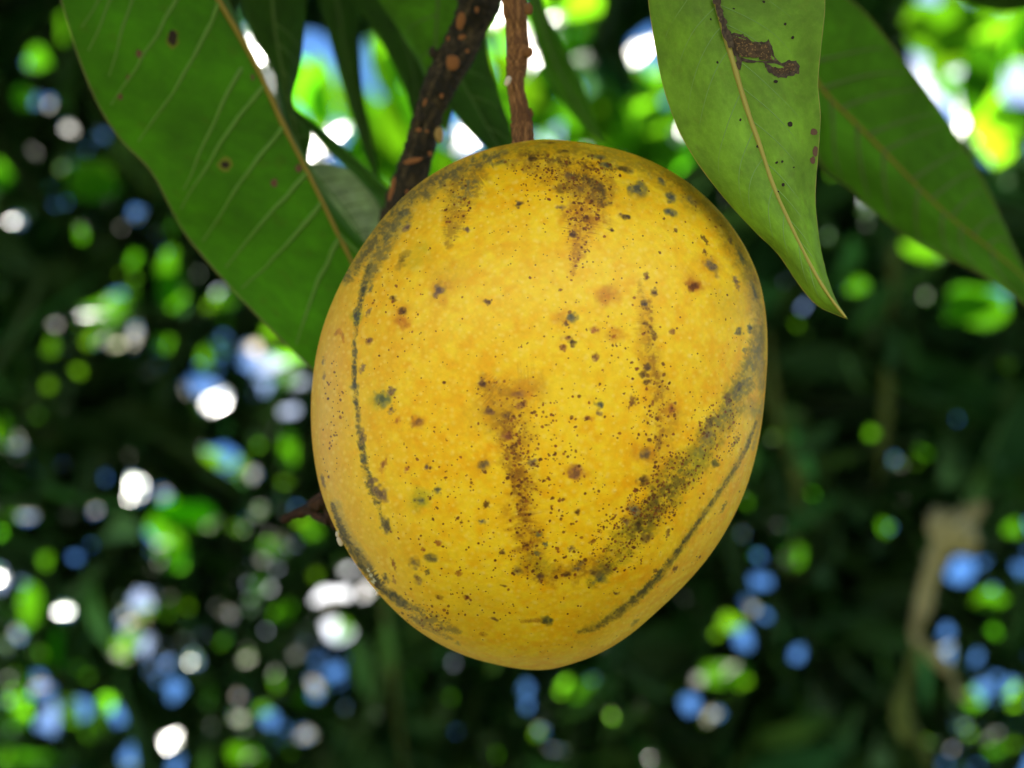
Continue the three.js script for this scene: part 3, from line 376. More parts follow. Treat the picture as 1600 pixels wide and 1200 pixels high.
leaf({ label: 'broad dark green leaf with pale side veins left of the mango', seed: 2, mat: matLeft, margin: 1.6, marginMat: rimDull, vexp: 0.62, rib: 5.5, ribMat: ribBrown, vein: 4.6, veinMat: veinPale, camber: 0.002, wave: 0.004,
  left: Z([[40, -190], [70, -90], [96, 0], [120, 80], [150, 155], [185, 213], [236, 266], [264, 318], [288, 362], [332, 417], [390, 480], [440, 530], [486, 574], [540, 625], [600, 668]], 0.475, 0.5),
  mid: Z([[250, -190], [295, -85], [338, -5], [378, 62], [414, 132], [440, 190], [472, 252], [502, 312], [530, 370], [552, 414], [575, 475], [592, 540], [602, 600], [606, 640], [605, 672]], 0.478, 0.502),
  right: Z([[300, -190], [330, -90], [352, -10], [384, 63], [416, 131], [445, 190], [480, 252], [514, 312], [556, 366], [600, 412], [628, 480], [632, 540], [628, 600], [618, 645], [608, 675]], 0.5, 0.505),
  veins: [[-1, -0.12, 0.72, 13, 0.205], [1, 0.42, 0.7, 5, 0.14]],
  patches: [['halo', haloMat, 0.00006, ring(270, 60, 10, 16)], ['halo', haloMat, 0.00006, ring(352, 257, 12, 12)], ['dead_spot', deadDark, 0.00014, ring(270, 59, 6, 12)], ['dead_spot', deadDark, 0.00014, ring(352, 257, 7, 6)], ['rust_spot', rustMat, 0.00008, ring(217, 84, 6, 7)], ['rust_spot', rustMat, 0.00008, ring(428, 286, 6, 6)], ['rust_spot', rustMat, 0.00008, ring(188, 152, 4, 5)], ['rust_spot', rustMat, 0.00008, ring(200, 122, 3, 5)], ['rust_spot', rustMat, 0.00008, ring(467, 263, 6, 7)], ['rust_spot', rustMat, 0.00008, ring(395, 120, 4, 5)]] });
leaf({ label: 'pale leaf half hidden behind the brown midrib beside the mango', seed: 3, mat: leafMat([158, 186, 128], [176, 200, 150], 0.03, 83, 0.9, 0.35, 0.3), rib: 3, ribMat: veinPale, camber: 0.001, vein: 1.6, veinMat: veinFaint, veins: [[1, 0.2, 0.8, 6, 0.1]],
  left: Z([[470, 256], [476, 286], [486, 316], [500, 346], [520, 380], [560, 430]], 0.515, 0.52), mid: Z([[474, 256], [500, 284], [528, 316], [552, 350], [572, 390], [590, 440]], 0.522, 0.527), right: Z([[478, 255], [536, 262], [566, 288], [590, 320], [606, 370], [606, 440]], 0.53, 0.53) });
leaf({ label: 'dark leaf hanging between the left leaf and the blue gap', seed: 4, mat: matDeep, rib: 3, ribMat: veinFaint, camber: 0.001, vein: 1.8, veinMat: veinFaint, veins: [[1, 0.3, 0.8, 6, 0.1]],
  left: Z([[350, -150], [362, -60], [378, 10], [398, 62], [426, 108], [435, 150], [450, 200], [464, 236], [474, 262]], 0.53, 0.54), mid: Z([[420, -150], [422, -60], [426, 10], [432, 62], [440, 108], [448, 150], [460, 200], [468, 236], [475, 263]], 0.526, 0.54), right: Z([[482, -150], [482, -60], [478, 10], [474, 62], [468, 108], [457, 158], [472, 186], [486, 206], [476, 264]], 0.535, 0.54) });
leaf({ label: 'silvery edged leaf sloping down behind the twig to the mango', seed: 5, mat: leafMat([70, 128, 34], [120, 150, 90], 0.05, 91, 0.5, 0.4, 0.3), rib: 2, ribMat: veinPale, camber: 0.001,
  left: Z([[456, 166], [478, 196], [500, 222], [530, 252], [560, 282], [585, 320], [600, 380]], 0.545, 0.535), mid: Z([[457, 167], [486, 196], [514, 221], [545, 250], [580, 285], [612, 325], [630, 390]], 0.546, 0.536), right: Z([[459, 168], [490, 192], [520, 216], [556, 246], [600, 288], [650, 330], [680, 390]], 0.545, 0.535) });
leaf({ label: 'narrow shadowed leaf hanging between the two blue gaps', seed: 6, mat: matDeep, rib: 2, ribMat: veinFaint, camber: 0.001,
  left: Z([[476, -120], [490, -40], [504, 20], [520, 80], [540, 150], [560, 215], [590, 290]], 0.64, 0.62), mid: Z([[520, -120], [522, -40], [530, 20], [540, 80], [554, 150], [572, 215], [592, 291]], 0.635, 0.62), right: Z([[572, -120], [566, -40], [562, 20], [562, 80], [568, 150], [582, 215], [595, 292]], 0.64, 0.62) });
leaf({ label: 'mid green leaf crossing behind the top of the dark twig', seed: 7, mat: matMid, rib: 3, ribMat: veinFaint, camber: 0.002, vein: 1.6, veinMat: veinFaint, veins: [[-1, 0.2, 0.7, 4, 0.1]],
  left: Z([[540, -150], [566, -70], [592, 0], [618, 38], [642, 76], [660, 108], [674, 140], [690, 200]], 0.52, 0.53), mid: Z([[668, -150], [676, -70], [684, 0], [682, 40], [680, 80], [682, 110], [686, 150], [694, 202]], 0.515, 0.528), right: Z([[790, -150], [790, -70], [776, 0], [760, 40], [745, 76], [730, 110], [715, 150], [698, 204]], 0.52, 0.53) });
leaf({ label: 'dark leaf tucked behind the mid green leaf left of the twig', seed: 13, mat: matDeep, rib: 2, ribMat: veinFaint, camber: 0.001,
  left: Z([[530, -100], [552, 0], [584, 46], [610, 92], [632, 140], [648, 192]], 0.6, 0.58), mid: Z([[580, -100], [606, 0], [626, 50], [642, 96], [650, 142], [652, 194]], 0.595, 0.58), right: Z([[640, -100], [664, 0], [672, 60], [680, 110], [672, 156], [656, 196]], 0.6, 0.58) });
leaf({ label: 'deep green leaf between the dark twig and the brown stalk', seed: 8, mat: matDeep, rib: 2.4, ribMat: veinFaint, camber: 0.002, vein: 1.4, veinMat: veinFaint, veins: [[1, 0.2, 0.7, 4, 0.12]],
  left: Z([[640, -60], [652, 10], [664, 70], [680, 126], [704, 168], [736, 208], [766, 236], [800, 290]], 0.545, 0.5), mid: Z([[690, -60], [700, 10], [708, 70], [722, 126], [744, 168], [766, 208], [784, 240], [804, 292]], 0.54, 0.5), right: Z([[740, -60], [752, 10], [757, 56], [765, 100], [780, 150], [797, 200], [806, 245], [808, 294]], 0.545, 0.5) });
leaf({ label: 'thin blurred green leaf hanging just right of the brown stalk', seed: 9, mat: matMid, rib: 3, ribMat: veinFaint, camber: 0.001,
  left: Z([[790, -130], [806, -60], [822, 0], [836, 60], [852, 112], [874, 152], [904, 190], [938, 222]], 0.62, 0.6), mid: Z([[812, -130], [824, -60], [838, 0], [854, 60], [874, 112], [896, 152], [918, 190], [940, 223]], 0.615, 0.6), right: Z([[834, -130], [840, -60], [846, 0], [866, 46], [892, 96], [914, 142], [930, 186], [943, 224]], 0.62, 0.6) });
leaf({ label: 'sharp light green leaf with a brown dead patch right of the mango', seed: 10, mat: matRight, margin: 1.3, rib: 6, ribMat: ribYellow, vein: 1.1, veinMat: veinLight, camber: 0.0022, wave: 0.002,
  left: Z([[1030, -190], [1015, -90], [1014, 0], [1022, 55], [1036, 130], [1060, 200], [1086, 247], [1130, 306], [1180, 361], [1216, 396], [1246, 440], [1278, 477], [1322, 497]], 0.398, 0.392),
  mid: Z([[1080, -190], [1098, -90], [1119, 0], [1131, 48], [1146, 100], [1166, 168], [1190, 236], [1208, 290], [1230, 340], [1252, 386], [1274, 428], [1298, 466], [1323, 498]], 0.394, 0.39),
  right: Z([[1240, -190], [1272, -90], [1288, 0], [1284, 55], [1277, 130], [1281, 182], [1277, 245], [1273, 305], [1276, 350], [1283, 396], [1293, 436], [1305, 468], [1324, 499]], 0.402, 0.392),
  veins: [[-1, 0.1, 0.8, 11, 0.16], [1, 0.1, 0.8, 11, 0.14]],
  patches: [['dead_midrib', deadBark, 0.0011, [[1111, -6], [1124, -6], [1131, 20], [1138, 46], [1146, 66], [1149, 76], [1140, 74], [1132, 60], [1126, 36], [1118, 14]]], ['dead_patch', deadBark, 0.00016, [[1117, -4], [1123, -2], [1129, 26], [1137, 44], [1144, 52], [1160, 54], [1172, 62], [1186, 66], [1200, 62], [1208, 76], [1212, 92], [1222, 98], [1230, 94], [1244, 94], [1250, 104], [1247, 114], [1228, 121], [1210, 119], [1200, 110], [1194, 98], [1176, 97], [1160, 96], [1157, 108], [1151, 106], [1148, 88], [1140, 76], [1134, 66], [1130, 48], [1122, 26]]],
    ['dead_tissue', deadMat, 0.00022, [[1144, 56], [1162, 60], [1176, 68], [1190, 70], [1200, 68], [1205, 82], [1208, 96], [1196, 94], [1178, 90], [1160, 88], [1152, 80]]], ['dead_tissue', deadMat, 0.00022, [[1204, 104], [1218, 106], [1232, 100], [1244, 102], [1240, 112], [1222, 116], [1210, 114]]],
    ...[[1234, 194, 5, 5], [1272, 206, 5, 6], [1274, 236, 4, 9], [1270, 250, 4, 6], [1212, 127, 4, 4], [1184, 229, 3.5, 4], [1157, 187, 3, 3], [1121, 97, 2.5, 3], [1226, 38, 3, 3], [1239, 59, 3.5, 3.5], [1147, 14, 3, 2.5], [1222, 252, 3, 3], [1214, 254, 3, 2.5], [1224, 288, 4, 4], [1194, 3, 3, 3], [1110, 30, 2.5, 3], [1216, 300, 2, 2], [1240, 262, 2, 2]].map(([x, y, a, b]) => ['rust_spot', x > 1260 ? rustMat : deadDark, 0.0002, Object.assign(ring(x, y, x > 1260 ? a : a * 0.75, x > 1260 ? b : b * 0.75, 9), { jit: 0.5 })])] });
leaf({ label: 'large blurred dark green leaf at the far right edge', seed: 11, mat: matMid, rib: 4, ribMat: ribBrown, vein: 4, veinMat: veinFaint, margin: 1.5, marginMat: rimDull, camber: 0.002, wave: 0.009,
  left: Z([[1170, -120], [1200, 0], [1240, 110], [1270, 200], [1284, 258], [1328, 294], [1376, 338], [1420, 372], [1470, 398], [1526, 424], [1590, 466], [1650, 520]], 0.56, 0.6), mid: Z([[1180, -120], [1215, 0], [1255, 90], [1288, 144], [1330, 186], [1380, 236], [1430, 288], [1474, 330], [1512, 362], [1556, 396], [1604, 440], [1652, 522]], 0.555, 0.6), right: Z([[1230, -120], [1290, -30], [1345, 14], [1376, 50], [1412, 96], [1444, 140], [1476, 184], [1502, 226], [1528, 268], [1552, 316], [1590, 400], [1654, 524]], 0.56, 0.6),
  veins: [[1, 0.2, 0.8, 10, 0.1], [-1, 0.3, 0.8, 7, 0.1]] });
leaf({ label: 'dark leaf dipping into the top right corner', seed: 12, mat: matDeep, rib: 3, ribMat: veinFaint, camber: 0.001,
  left: Z([[1380, -150], [1420, -80], [1460, -30], [1500, -4], [1540, 14], [1580, 18], [1640, 2]], 0.72, 0.72), mid: Z([[1400, -152], [1450, -100], [1500, -60], [1540, -40], [1580, -26], [1610, -14], [1642, 0]], 0.715, 0.72), right: Z([[1420, -154], [1490, -120], [1540, -96], [1580, -76], [1610, -52], [1630, -26], [1644, -2]], 0.72, 0.72) });

// ------------------------------------------------------------------ foliage behind
function simpleLeaf(seg, half) {                            // length 1 along y, folded and drooping blade
  const pos = [], uv = [], idx = [], cols = 2 * half + 1;
  for (let j = 0; j <= seg; j++) for (let i = -half; i <= half; i++) { const s = j / seg, w = 0.135 * Math.pow(Math.sin(Math.PI * Math.pow(s, 0.85)), 0.8) + 0.002, t = i / half; pos.push(t * w, s - 0.5, 0.07 * Math.abs(t) * w * 6 - 0.16 * (s - 0.5) * (s - 0.5)); uv.push(t * 0.5 + 0.5, s); if (j < seg && i < half) { const a = j * cols + i + half; idx.push(a, a + 1, a + cols, a + 1, a + cols + 1, a + cols); } }
  const g = new THREE.BufferGeometry(); g.setAttribute('position', new THREE.Float32BufferAttribute(pos, 3)); g.setAttribute('uv', new THREE.Float32BufferAttribute(uv, 2)); g.setIndex(idx); g.computeVertexNormals(); return g;
}
const farLeaf = simpleLeaf(6, 1), nearLeaf = simpleLeaf(14, 3);
const fol = (r, g, b, through, coat, cr) => new THREE.MeshPhysicalMaterial({ color: rgb(r, g, b), roughness: 1, specularIntensity: 0.2, clearcoat: coat, clearcoatRoughness: cr, transmission: through, thickness: 0 });
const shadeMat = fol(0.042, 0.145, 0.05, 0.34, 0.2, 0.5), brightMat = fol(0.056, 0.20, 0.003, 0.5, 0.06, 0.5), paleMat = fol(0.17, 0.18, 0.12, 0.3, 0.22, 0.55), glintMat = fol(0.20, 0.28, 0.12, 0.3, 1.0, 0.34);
// openings in the dark layer: [x, y, radius, radius y] as the camera sees them; B blue sky, W glinting leaf, P pale, G sunlit leaf
const SPOTS = { B: [[310, 602, 10], [400, 570, 24, 10], [435, 565, 9], [415, 600, 8], [345, 715, 20, 14], [165, 745, 4], [50, 710, 5], [222, 935, 15], [205, 980, 9], [195, 997, 8], [225, 1010, 10], [272, 1075, 9], [272, 1092, 6], [520, 928, 24, 10], [530, 985, 17, 12], [522, 1048, 13], [37, 1050, 11], [65, 1070, 14], [18, 1090, 9], [33, 1120, 12], [75, 1130, 15], [122, 1110, 16], [85, 1103, 8], [185, 1115, 11], [205, 1178, 14], [422, 1125, 9], [425, 1172, 5], [275, 1195, 12], [1255, 478, 11], [1397, 722, 11], [1187, 870, 8], [1190, 910, 17, 9], [1170, 945, 12], [1195, 960, 7], [1165, 1000, 12], [1245, 1020, 12], [1077, 1100, 14], [1502, 890, 18], [1535, 880, 5], [1548, 920, 7], [1595, 885, 12], [1475, 985, 8], [1478, 1025, 10, 18], [1525, 1025, 6], [1535, 1080, 15], [1578, 1070, 12], [718, 1145, 6], [710, 1035, 4], [1545, 250, 9], [490, 75, 20, 26], [510, 105, 18, 16], [575, 95, 20, 18], [140, 850, 5], [120, 870, 4], [1160, 830, 6], [460, 640, 6], [60, 740, 4]],
  W: [[338, 622, 19], [210, 762, 18, 20], [268, 1155, 18, 15], [1000, 78, 15], [160, 212, 10], [25, 345, 14, 9], [218, 335, 12], [1490, 655, 8], [0, 905, 9, 18], [1065, 212, 9], [1350, 325, 9, 16], [1525, 170, 16, 30], [105, 955, 15, 8], [305, 1030, 10], [140, 488, 12, 8], [400, 110, 10, 44], [500, 235, 24, 22], [725, 215, 14, 14], [844, 72, 6, 28], [775, 25, 8, 12], [1015, 1185, 6]],
  P: [[545, 885, 9], [575, 925, 9], [80, 165, 8], [108, 205, 9], [245, 370, 5], [212, 530, 7, 20], [235, 582, 11], [395, 548, 11], [465, 595, 7], [440, 640, 6], [395, 740, 7], [200, 710, 6], [258, 772, 8], [150, 795, 9], [110, 805, 7], [40, 805, 18, 6], [190, 960, 7], [258, 1033, 8], [242, 1058, 5], [400, 945, 9], [460, 1020, 10], [375, 1085, 6], [380, 1120, 7], [477, 1145, 8], [48, 1080, 7], [330, 1135, 8], [1225, 440, 6], [1448, 465, 7], [1215, 820, 5], [1155, 832, 8], [1118, 1112, 8], [1090, 1065, 7], [1155, 1035, 7], [1255, 990, 5], [1482, 1170, 8], [1545, 1150, 6], [1560, 1140, 6], [1575, 955, 6], [840, 1140, 12, 6], [870, 1165, 14, 5], [1410, 785, 4], [975, 205, 10], [100, 635, 4], [105, 720, 4], [30, 690, 7], [245, 890, 4], [30, 990, 7], [10, 1010, 6], [300, 950, 3], [290, 610, 5], [1300, 900, 3], [1060, 940, 3], [490, 1075, 12]],
  G: [[63, 92, 18], [102, 45, 8, 26], [35, 155, 14, 20], [150, 290, 36, 22], [130, 270, 14], [265, 430, 14, 40], [210, 410, 9], [180, 478, 32, 18], [140, 530, 10], [82, 540, 10, 16], [255, 535, 10], [280, 475, 12], [320, 552, 9], [450, 705, 14, 28], [290, 800, 38, 14], [325, 815, 14], [245, 825, 14], [270, 860, 20, 24], [75, 875, 8, 16], [50, 945, 16, 30], [410, 915, 13], [440, 955, 18, 14], [490, 830, 14, 12], [60, 1185, 50, 6], [330, 1090, 6, 18], [152, 1125, 7, 14], [375, 1170, 14, 10], [440, 855, 10], [1335, 445, 18, 16], [1245, 510, 8], [1360, 680, 9], [1445, 705, 8], [1380, 820, 12], [1582, 828, 14], [1240, 870, 18], [1130, 1050, 26, 18], [1140, 970, 16, 12], [1540, 940, 28, 9], [1548, 985, 9], [1520, 1090, 14], [1300, 270, 8], [1290, 378, 7], [1440, 1160, 8], [5, 670, 8, 26], [90, 1010, 9, 34], [20, 800, 8], [345, 470, 10], [350, 500, 7], [8, 270, 10, 24], [1570, 570, 8], [0, 830, 6, 10], [1528, 480, 44, 32]] };
reseed(95);
const zones = [[0, 150, 480, 1050], [1080, 640, 520, 560], [1200, 320, 400, 340], [560, 1030, 560, 170], [0, 820, 560, 380]];
for (let k = 0; k < 430; k++) { const z = zones[[0, 0, 0, 0, 4, 4, 1, 3][Math.floor(rnd() * 8)]], x = z[0] + rnd() * z[2], y = z[1] + rnd() * z[3], q = rnd(); if (SPOTS.W.some(([a, b, r]) => r > 13 && Math.abs(x - a) < 70 && y < b + 60 && y > b - 150)) continue; (q < 0.45 ? SPOTS.P : q < 0.62 ? SPOTS.B : SPOTS.G).push([x, y, ...(q < 0.62 ? [rr(1.2, 4.6), rr(1.2, 4.6)] : [rr(2, 9), rr(2, 12)])]); }
SPOTS.G.push([880, 12, 52, 42], [1480, 60, 42, 32], [1525, 125, 26, 40], [1556, 205, 26, 46], [1440, 28, 30, 14], [1586, 50, 30, 26], [425, 513, 16, 11], [460, 546, 20, 14], [1436, 392, 30, 12], [600, 90, 20, 40], [500, 150, 26, 40], [640, 190, 30, 30], [900, 190, 34, 30], [960, 210, 30, 34], [1040, 250, 24, 24], [560, 250, 24, 20]);
for (const [k, f] of [['B', 1.12], ['G', 1.12], ['P', 1.15], ['W', 1.0]]) for (const q of SPOTS[k]) { q[2] *= f; if (q[3]) q[3] *= f; }
SPOTS.W.push([388, 74, 14, 30], [424, 142, 14, 30], [404, 108, 26, 66], [500, 236, 26, 26], [724, 206, 24, 16]);
// thinly leaved parts of the tree, where its sunlit far side shows
const THIN = [[455, 60, 470, 250], [560, 150, 190, 140], [760, 0, 120, 260], [830, -20, 100, 75], [850, 128, 230, 180], [985, 40, 60, 120], [470, 170, 220, 150], [1420, -20, 200, 250], [1000, 60, 40, 160]];
const MW = 800, MH = 600, mask = new Uint8Array(MW * MH);   // 1 opening, 2 thin
for (const [x, y, w, h] of THIN) for (let j = Math.max(0, Math.floor(y / 2)); j < Math.min(MH, (y + h) / 2); j++) for (let i = Math.max(0, Math.floor(x / 2)); i < Math.min(MW, (x + w) / 2); i++) mask[j * MW + i] = 2;
for (const k of ['B', 'W', 'P', 'G']) for (const [x, y, r, r2 = r] of SPOTS[k]) for (let j = Math.max(0, Math.floor((y - r2) / 2)); j <= Math.min(MH - 1, (y + r2) / 2); j++) for (let i = Math.max(0, Math.floor((x - r) / 2)); i <= Math.min(MW - 1, (x + r) / 2); i++) if (((2 * i - x) / r) ** 2 + ((2 * j - y) / r2) ** 2 <= 1 + (r + r2 > 12 ? 1.6 * (noise3(i / 7, j / 7, 4.4) - 0.45) : 0)) mask[j * MW + i] = k === 'B' ? 3 : k === 'W' && r > 13 ? 4 : mask[j * MW + i] === 4 ? 4 : 1;
const tmpV2 = new THREE.Vector3(), tmpV = new THREE.Vector3(), tmpQ = new THREE.Quaternion();
function placeLeaf(pos, normal, droop, len, wide) {         // a matrix: long axis near droop, face near normal
  const n = normal.clone().normalize(), y = droop.clone().addScaledVector(n, -droop.dot(n)).normalize(), x = y.clone().cross(n);
  return new THREE.Matrix4().makeBasis(x, y, n).scale(tmpV.set(len * wide, len, len)).setPosition(pos);
}
const halfW = (q) => 0.135 * Math.pow(Math.sin(Math.PI * Math.pow(q, 0.85)), 0.8) + 0.002;
const outline = (m) => {                                    // where a leaf falls in the camera's view, sampled about every 7 px
  const e = m.elements, L = Math.hypot(e[4], e[5], e[6]), [, , d] = seen(tmpV2.set(e[12], e[13], e[14])), n = clamp(Math.ceil(L / (K * Math.max(d, 0.3)) / 7), 6, 40), w = clamp(Math.ceil(n * 0.2), 2, 7), out = [];
  for (let j = 0; j <= n; j++) { const q = j / n, hw = halfW(q); for (let i = -w; i <= w; i++) { const x = hw * i / w, y = q - 0.5; out.push(seen(tmpV2.set(e[12] + e[0] * x + e[4] * y, e[13] + e[1] * x + e[5] * y, e[14] + e[2] * x + e[6] * y))); } }
  return out;
};
const hits = (pts, bad) => pts.some(([x, y]) => { const i = Math.round(x / 2), j = Math.round(y / 2); return i >= 0 && j >= 0 && i < MW && j < MH && bad(mask[j * MW + i]); });
const randDir = (zBias) => { const a = rr(0, 6.2832), b = rr(-1, 1), s = Math.sqrt(1 - b * b); return new THREE.Vector3(s * Math.cos(a), s * Math.sin(a), b).addScaledVector(FORE, -zBias).normalize(); };
const droopDir = () => new THREE.Vector3(rr(-1, 1), rr(-1.6, 0.5), rr(-0.8, 0.8)).normalize();
function instances(name, label, category, geo, mat, list, tint) {
  const m = new THREE.InstancedMesh(geo, mat, list.length); m.name = name; m.castShadow = m.receiveShadow = true; const c = new THREE.Color();
  list.forEach((x, i) => { m.setMatrixAt(i, x); const k = rnd() < 0.14 ? rr(1.6, 4) : rr(0.4, 1.35); c.setRGB(k * rr(0.75, 1.5) * tint[0], k * tint[1], k * rr(0.7, 1.3) * tint[2]); m.setColorAt(i, c); });
  scene.add(m); return tag(m, label, category, null, 'stuff');
}
// dark inner foliage, filled until every part of it that is no opening is covered several leaves deep
{
  reseed(101);
  const list = [], CW = 320, CH = 240, cov = new Uint8Array(CW * CH), need = 5;
  const dense = [[90, 610, 150], [1320, 650, 280], [1000, 1130, 120], [1300, 900, 130], [1250, 1130, 200], [40, 80, 120], [560, 1120, 140], [1190, 400, 90]];
  const wanted = Uint8Array.from({ length: CW * CH }, (_, k) => { const x = (k % CW) * 5, y = Math.floor(k / CW) * 5; let n = fbm(x / 105 + 2, y / 105 + 6, 3.1, 3); for (const [a, b, r] of dense) n -= 0.16 * Math.exp(-((x - a) ** 2 + (y - b) ** 2) / (r * r)); return n < 0.42 ? 5 : n < 0.5 ? 3 : n < 0.57 ? 2 : 1; });
  const order = Array.from({ length: CW * CH }, (_, i) => i); for (let i = order.length - 1; i > 0; i--) { const j = Math.floor(rnd() * (i + 1)); [order[i], order[j]] = [order[j], order[i]]; }
  for (const [lo, hi, tries] of [[0.15, 0.24, 2], [0.10, 0.16, 2], [0.06, 0.10, 2], [0.035, 0.06, 2], [0.022, 0.035, 2]]) for (let rep = 0; rep < need; rep++) for (const k of order) {
    const ci = k % CW, cj = Math.floor(k / CW), mk = mask[Math.round(cj * 2.5) * MW + Math.round(ci * 2.5)];
    if (mk === 1 || mk >= 3 || cov[k] >= (mk === 2 ? 0 : wanted[k])) continue;
    for (let q = 0; q < tries; q++) {
      const d = rr(2.5, 3.7), len = rr(lo, hi), m = placeLeaf(at(ci * 5 + rr(-8, 8), cj * 5 + rr(-8, 8), d), randDir(0.9), droopDir(), len, rr(0.85, 1.3)), pts = outline(m);
      if (hits(pts, (v) => v === 1 || v >= 3 || (v === 2 && rnd() < 0.04))) continue;
      list.push(m); const done = new Set(); for (const [x, y] of pts) { const i = Math.round(x / 5), j = Math.round(y / 5); if (i >= 0 && j >= 0 && i < CW && j < CH) done.add(j * CW + i); } for (const c of done) cov[c]++;
      break;
    }
  }
  for (let k = 0; k < 16000; k++) { const d = rr(2.5, 3.9), x = rr(-1500, 3100), y = rr(-900, 2400); if (x > -20 && x < 1620 && y > -20 && y < 1220) continue; const m = placeLeaf(at(x, y, d), randDir(0.9), droopDir(), rr(0.14, 0.24), rr(0.85, 1.3)); if (hits(outline(m), (v) => v !== 0)) continue; list.push(m); }
  for (let k = 0; k < 46; k++) { const [x, y] = [[1225, 720], [1236, 800], [1390, 560], [1225, 680], [1240, 780], [1388, 480], [1390, 400], [612, 1000], [620, 1120], [1490, 1085]][k % 10]; const m = placeLeaf(at(x + rr(-60, 60), y + rr(-60, 60), rr(1.9, 2.2)), randDir(0.8), droopDir(), rr(0.05, 0.1), rr(0.8, 1.2)); if (!hits(outline(m), (v) => v !== 0)) list.push(m); }
  console.log('inner leaves', list.length);
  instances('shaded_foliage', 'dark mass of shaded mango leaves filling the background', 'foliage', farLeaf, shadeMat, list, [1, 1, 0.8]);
}
// the roof of leaves over the fruit, above the frame
{
  reseed(111);
  const list = [];
  for (let k = 0; k < 9000; k++) { const d = rr(0.12, 2.9), x = rr(-1.7, 1.7), lift = rr(0.10, 0.42) + 0.05 * d, y = Math.tan(PITCH + FOV * DEG / 2) * d + lift; list.push(placeLeaf(new THREE.Vector3(x, EYE.y + y, -d), new THREE.Vector3(rr(-0.6, 0.6), 1, rr(-0.6, 0.6)), new THREE.Vector3(rr(-1, 1), rr(-0.8, 0.1), rr(-1, 1)), rr(0.13, 0.22), rr(0.9, 1.3))); }
  const ok = list.filter((m) => outline(m).every(([, y, d]) => d < 0.05 || y < -40));
  console.log('roof leaves', ok.length);
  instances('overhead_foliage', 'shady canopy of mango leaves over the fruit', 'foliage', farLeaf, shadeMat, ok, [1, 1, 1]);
}
// sunlit outer foliage
{
  reseed(121);
  const list = [];
  const rest = (n, box, size) => { for (let k = 0; k < n; k++) { const d = rr(4.15, 5.2), m = placeLeaf(at(rr(box[0], box[0] + box[2]), rr(box[1], box[1] + box[3]), d), SUN_DIR.clone().negate().addScaledVector(FORE, -1.3).addScaledVector(randDir(0), 0.75), droopDir(), rr(...size), rr(0.9, 1.3)); if (hits(outline(m), (v) => v >= 3)) continue; list.push(m); } };
  for (const b of THIN) rest(Math.round(b[2] * b[3] / 1900), b, [0.14, 0.27]);
  rest(420, [-1200, -900, 4000, 3000], [0.12, 0.22]);
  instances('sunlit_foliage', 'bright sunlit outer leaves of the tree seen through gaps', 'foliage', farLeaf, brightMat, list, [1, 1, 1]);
}
const bgLabels = {
  '63,92': 'round bright green blurred leaf in the upper left corner', '150,290': 'wide bright green blurred leaf left of the big left leaf', '265,430': 'upright bright green blurred leaf below the edge of the left leaf', '180,478': 'vivid green blurred leaf at mid left above a pale streak', '450,705': 'upright vivid green blurred leaf close left of the mango', '290,800': 'slanting green blurred leaf left of the broken twig', '50,945': 'slanted vivid green blurred leaf near the lower left edge', '410,915': 'small curled green blurred leaf low left of the mango', '270,860': 'green blurred leaf slanting down in the lower left', '490,830': 'green blurred leaf just under the broken twig',
  '1335,445': 'round green blurred leaf beside the tip of the sharp right leaf', '1528,480': 'large glowing yellow green leaf below the far right leaf', '1380,820': 'small round green blurred leaf right of the mango base', '1130,1050': 'yellow green blurred leaf cluster below right of the mango', '1540,940': 'flat green blurred leaf beside the pale branch', '1240,870': 'pale green blurred leaf above the row of blue gaps', '1582,828': 'green blurred leaf at the lower right edge',
  '338,622': 'dazzling white glinting leaf left of the mango', '210,762': 'dazzling white glinting leaf at lower left of the middle', '268,1155': 'dazzling white glinting leaf at the bottom left', '1000,78': 'round white glinting leaf beside the top of the right leaf', '1350,325': 'pale drop shaped glint between the two right leaves', '1525,170': 'white glinting leaf at the upper right' };
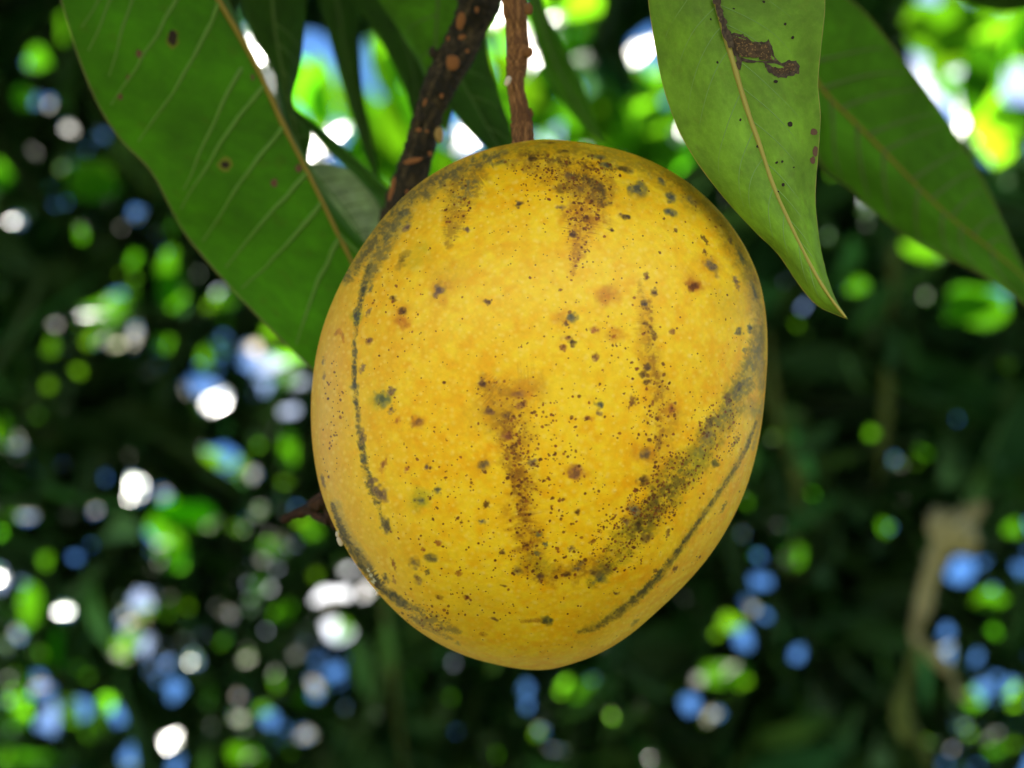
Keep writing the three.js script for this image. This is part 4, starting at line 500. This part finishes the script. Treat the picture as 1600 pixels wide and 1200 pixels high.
{
  reseed(131);
  const proto = new THREE.Group(); const bl = new THREE.Mesh(nearLeaf, brightMat); bl.name = 'blade'; const rib = new THREE.Mesh(new THREE.CylinderGeometry(0.004, 0.009, 0.96, 6).translate(0, 0, -0.006), veinLight); rib.name = 'midrib'; proto.add(bl, rib); proto.traverse((o) => { o.castShadow = o.receiveShadow = true; });
  const lists = { bright: [], glint: [], pale: [] };
  for (const k of ['G', 'W', 'P']) for (const [x, y, r, r2 = r] of SPOTS[k]) {
    let m; const label = bgLabels[x + ',' + y], more = Math.max(r, r2) > 20 ? (k === 'W' ? 9 : 2) : k === 'W' && label ? 4 : 1;
    for (let rep = 0; rep < more; rep++) {
    for (let q = 0; q < 30; q++) {
      const d = k === 'G' ? rr(3.95, 4.5) : k === 'W' ? (r > 13 ? rr(4.75, 4.95) : rr(3.76, 3.9)) : rr(3.9, 4.3), p = at(x + rr(-1, 1) * (rep ? r : 4), y + rr(-1, 1) * (rep ? r2 : 4), d), view = EYE.clone().sub(p).normalize(), len = clamp((2.2 * Math.max(r, r2) + 26) * K * d * 1.15, 0.10, 0.26);
      const n = k === 'G' ? SUN_DIR.clone().negate().addScaledVector(view, 1.3).add(new THREE.Vector3(rr(-0.25, 0.25), rr(-0.2, 0.2), rr(-0.2, 0.2))) : SUN_DIR.clone().add(view).normalize().add(new THREE.Vector3(rr(-1, 1), rr(-1, 1), rr(-1, 1)).multiplyScalar(k === 'W' ? 0.04 : 0.12));
      const ax = r > r2 * 1.2 ? RIGHT.clone().addScaledVector(UPV, rr(-0.3, 0.3)) : UPV.clone().negate().addScaledVector(RIGHT, rr(-0.6, 0.6));
      m = placeLeaf(p, n, ax, len, k === 'G' ? 1.5 : 1.35);
      if (!hits(outline(m), (v) => v === 3 || (v === 4 && k !== 'W'))) break;
    }
    if (label && !rep) {
      const o = proto.clone(); o.name = numbered('background_leaf'); m.decompose(o.position, o.quaternion, o.scale); scene.add(o); tag(o, label, 'leaf', 'blurred leaves in the sun behind the mango'); if (k !== 'G') o.children[0].material = glintMat;
    } else lists[k === 'G' ? 'bright' : k === 'W' ? 'glint' : 'pale'].push(m);
    }
  }
  instances('gap_foliage', 'scattered small green leaves catching sun behind the dark foliage', 'foliage', farLeaf, brightMat, lists.bright, [1, 1, 1]);
  instances('glinting_foliage', 'scattered leaves flashing white in the sun behind the dark foliage', 'foliage', farLeaf, glintMat, lists.glint, [1, 1, 1]);
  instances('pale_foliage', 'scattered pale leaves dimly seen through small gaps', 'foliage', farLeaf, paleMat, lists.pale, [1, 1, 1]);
}
// pale blurred branches in front of the dark foliage
const paleBark = barkMat([176, 172, 132], [250, 242, 212], 1, 0.004), oliveBark = barkMat([70, 92, 40], [150, 160, 92], 1, 0.004);
reseed(141);
{
  const o = thing('pale_branch', 'pale crooked blurred branch at the lower right', 'branch', at(1440, 950, 1.7));
  part(o, 'wood', twigGeo([[1536, 786, 1.7, 8], [1508, 812, 1.7, 19], [1472, 856, 1.7, 19], [1452, 905, 1.7, 13], [1442, 950, 1.7, 14], [1430, 985, 1.7, 8], [1436, 1010, 1.7, 9]], 70, 14, 0.45, 1.6), paleBark, o.position);
  part(o, 'lower_wood', twigGeo([[1436, 1006, 1.7, 9], [1418, 1060, 1.7, 7], [1408, 1100, 1.7, 15], [1416, 1140, 1.7, 17], [1440, 1165, 1.7, 8], [1462, 1230, 1.7, 2]], 60, 14, 0.45, 1.6), oliveBark, o.position);
  part(o, 'side_shoot', twigGeo([[1440, 1005, 1.7, 6], [1466, 1030, 1.7, 12], [1490, 1062, 1.7, 4], [1500, 1086, 1.7, 8], [1530, 1092, 1.7, 2]], 30, 10, 0.45, 1.6), paleBark, o.position);
}
for (const [label, pts] of [['olive blurred stem rising below the left side of the mango', [[596, 900, 2.35, 4], [606, 985, 2.35, 7], [612, 1040, 2.35, 8], [616, 1080, 2.35, 4], [640, 1260, 2.35, 2]]], ['faint olive stem hanging right of the sharp leaf', [[1404, 340, 2.4, 8], [1396, 430, 2.4, 7], [1388, 520, 2.4, 3], [1386, 600, 2.4, 8], [1384, 640, 2.4, 9], [1372, 760, 2.4, 2]]], ['olive blurred stem close to the right flank of the mango', [[1200, 520, 2.4, 3], [1212, 640, 2.4, 8], [1225, 690, 2.4, 5], [1243, 728, 2.4, 12], [1246, 780, 2.4, 6], [1236, 900, 2.4, 2]]]]) {
  const o = thing('thin_stem', label, 'stem', at(pts[2][0], pts[2][1], pts[2][2])); part(o, 'wood', twigGeo(pts, 50, 12, 0.25, 1.2), oliveBark, o.position);
}
renderer.render(scene, camera);
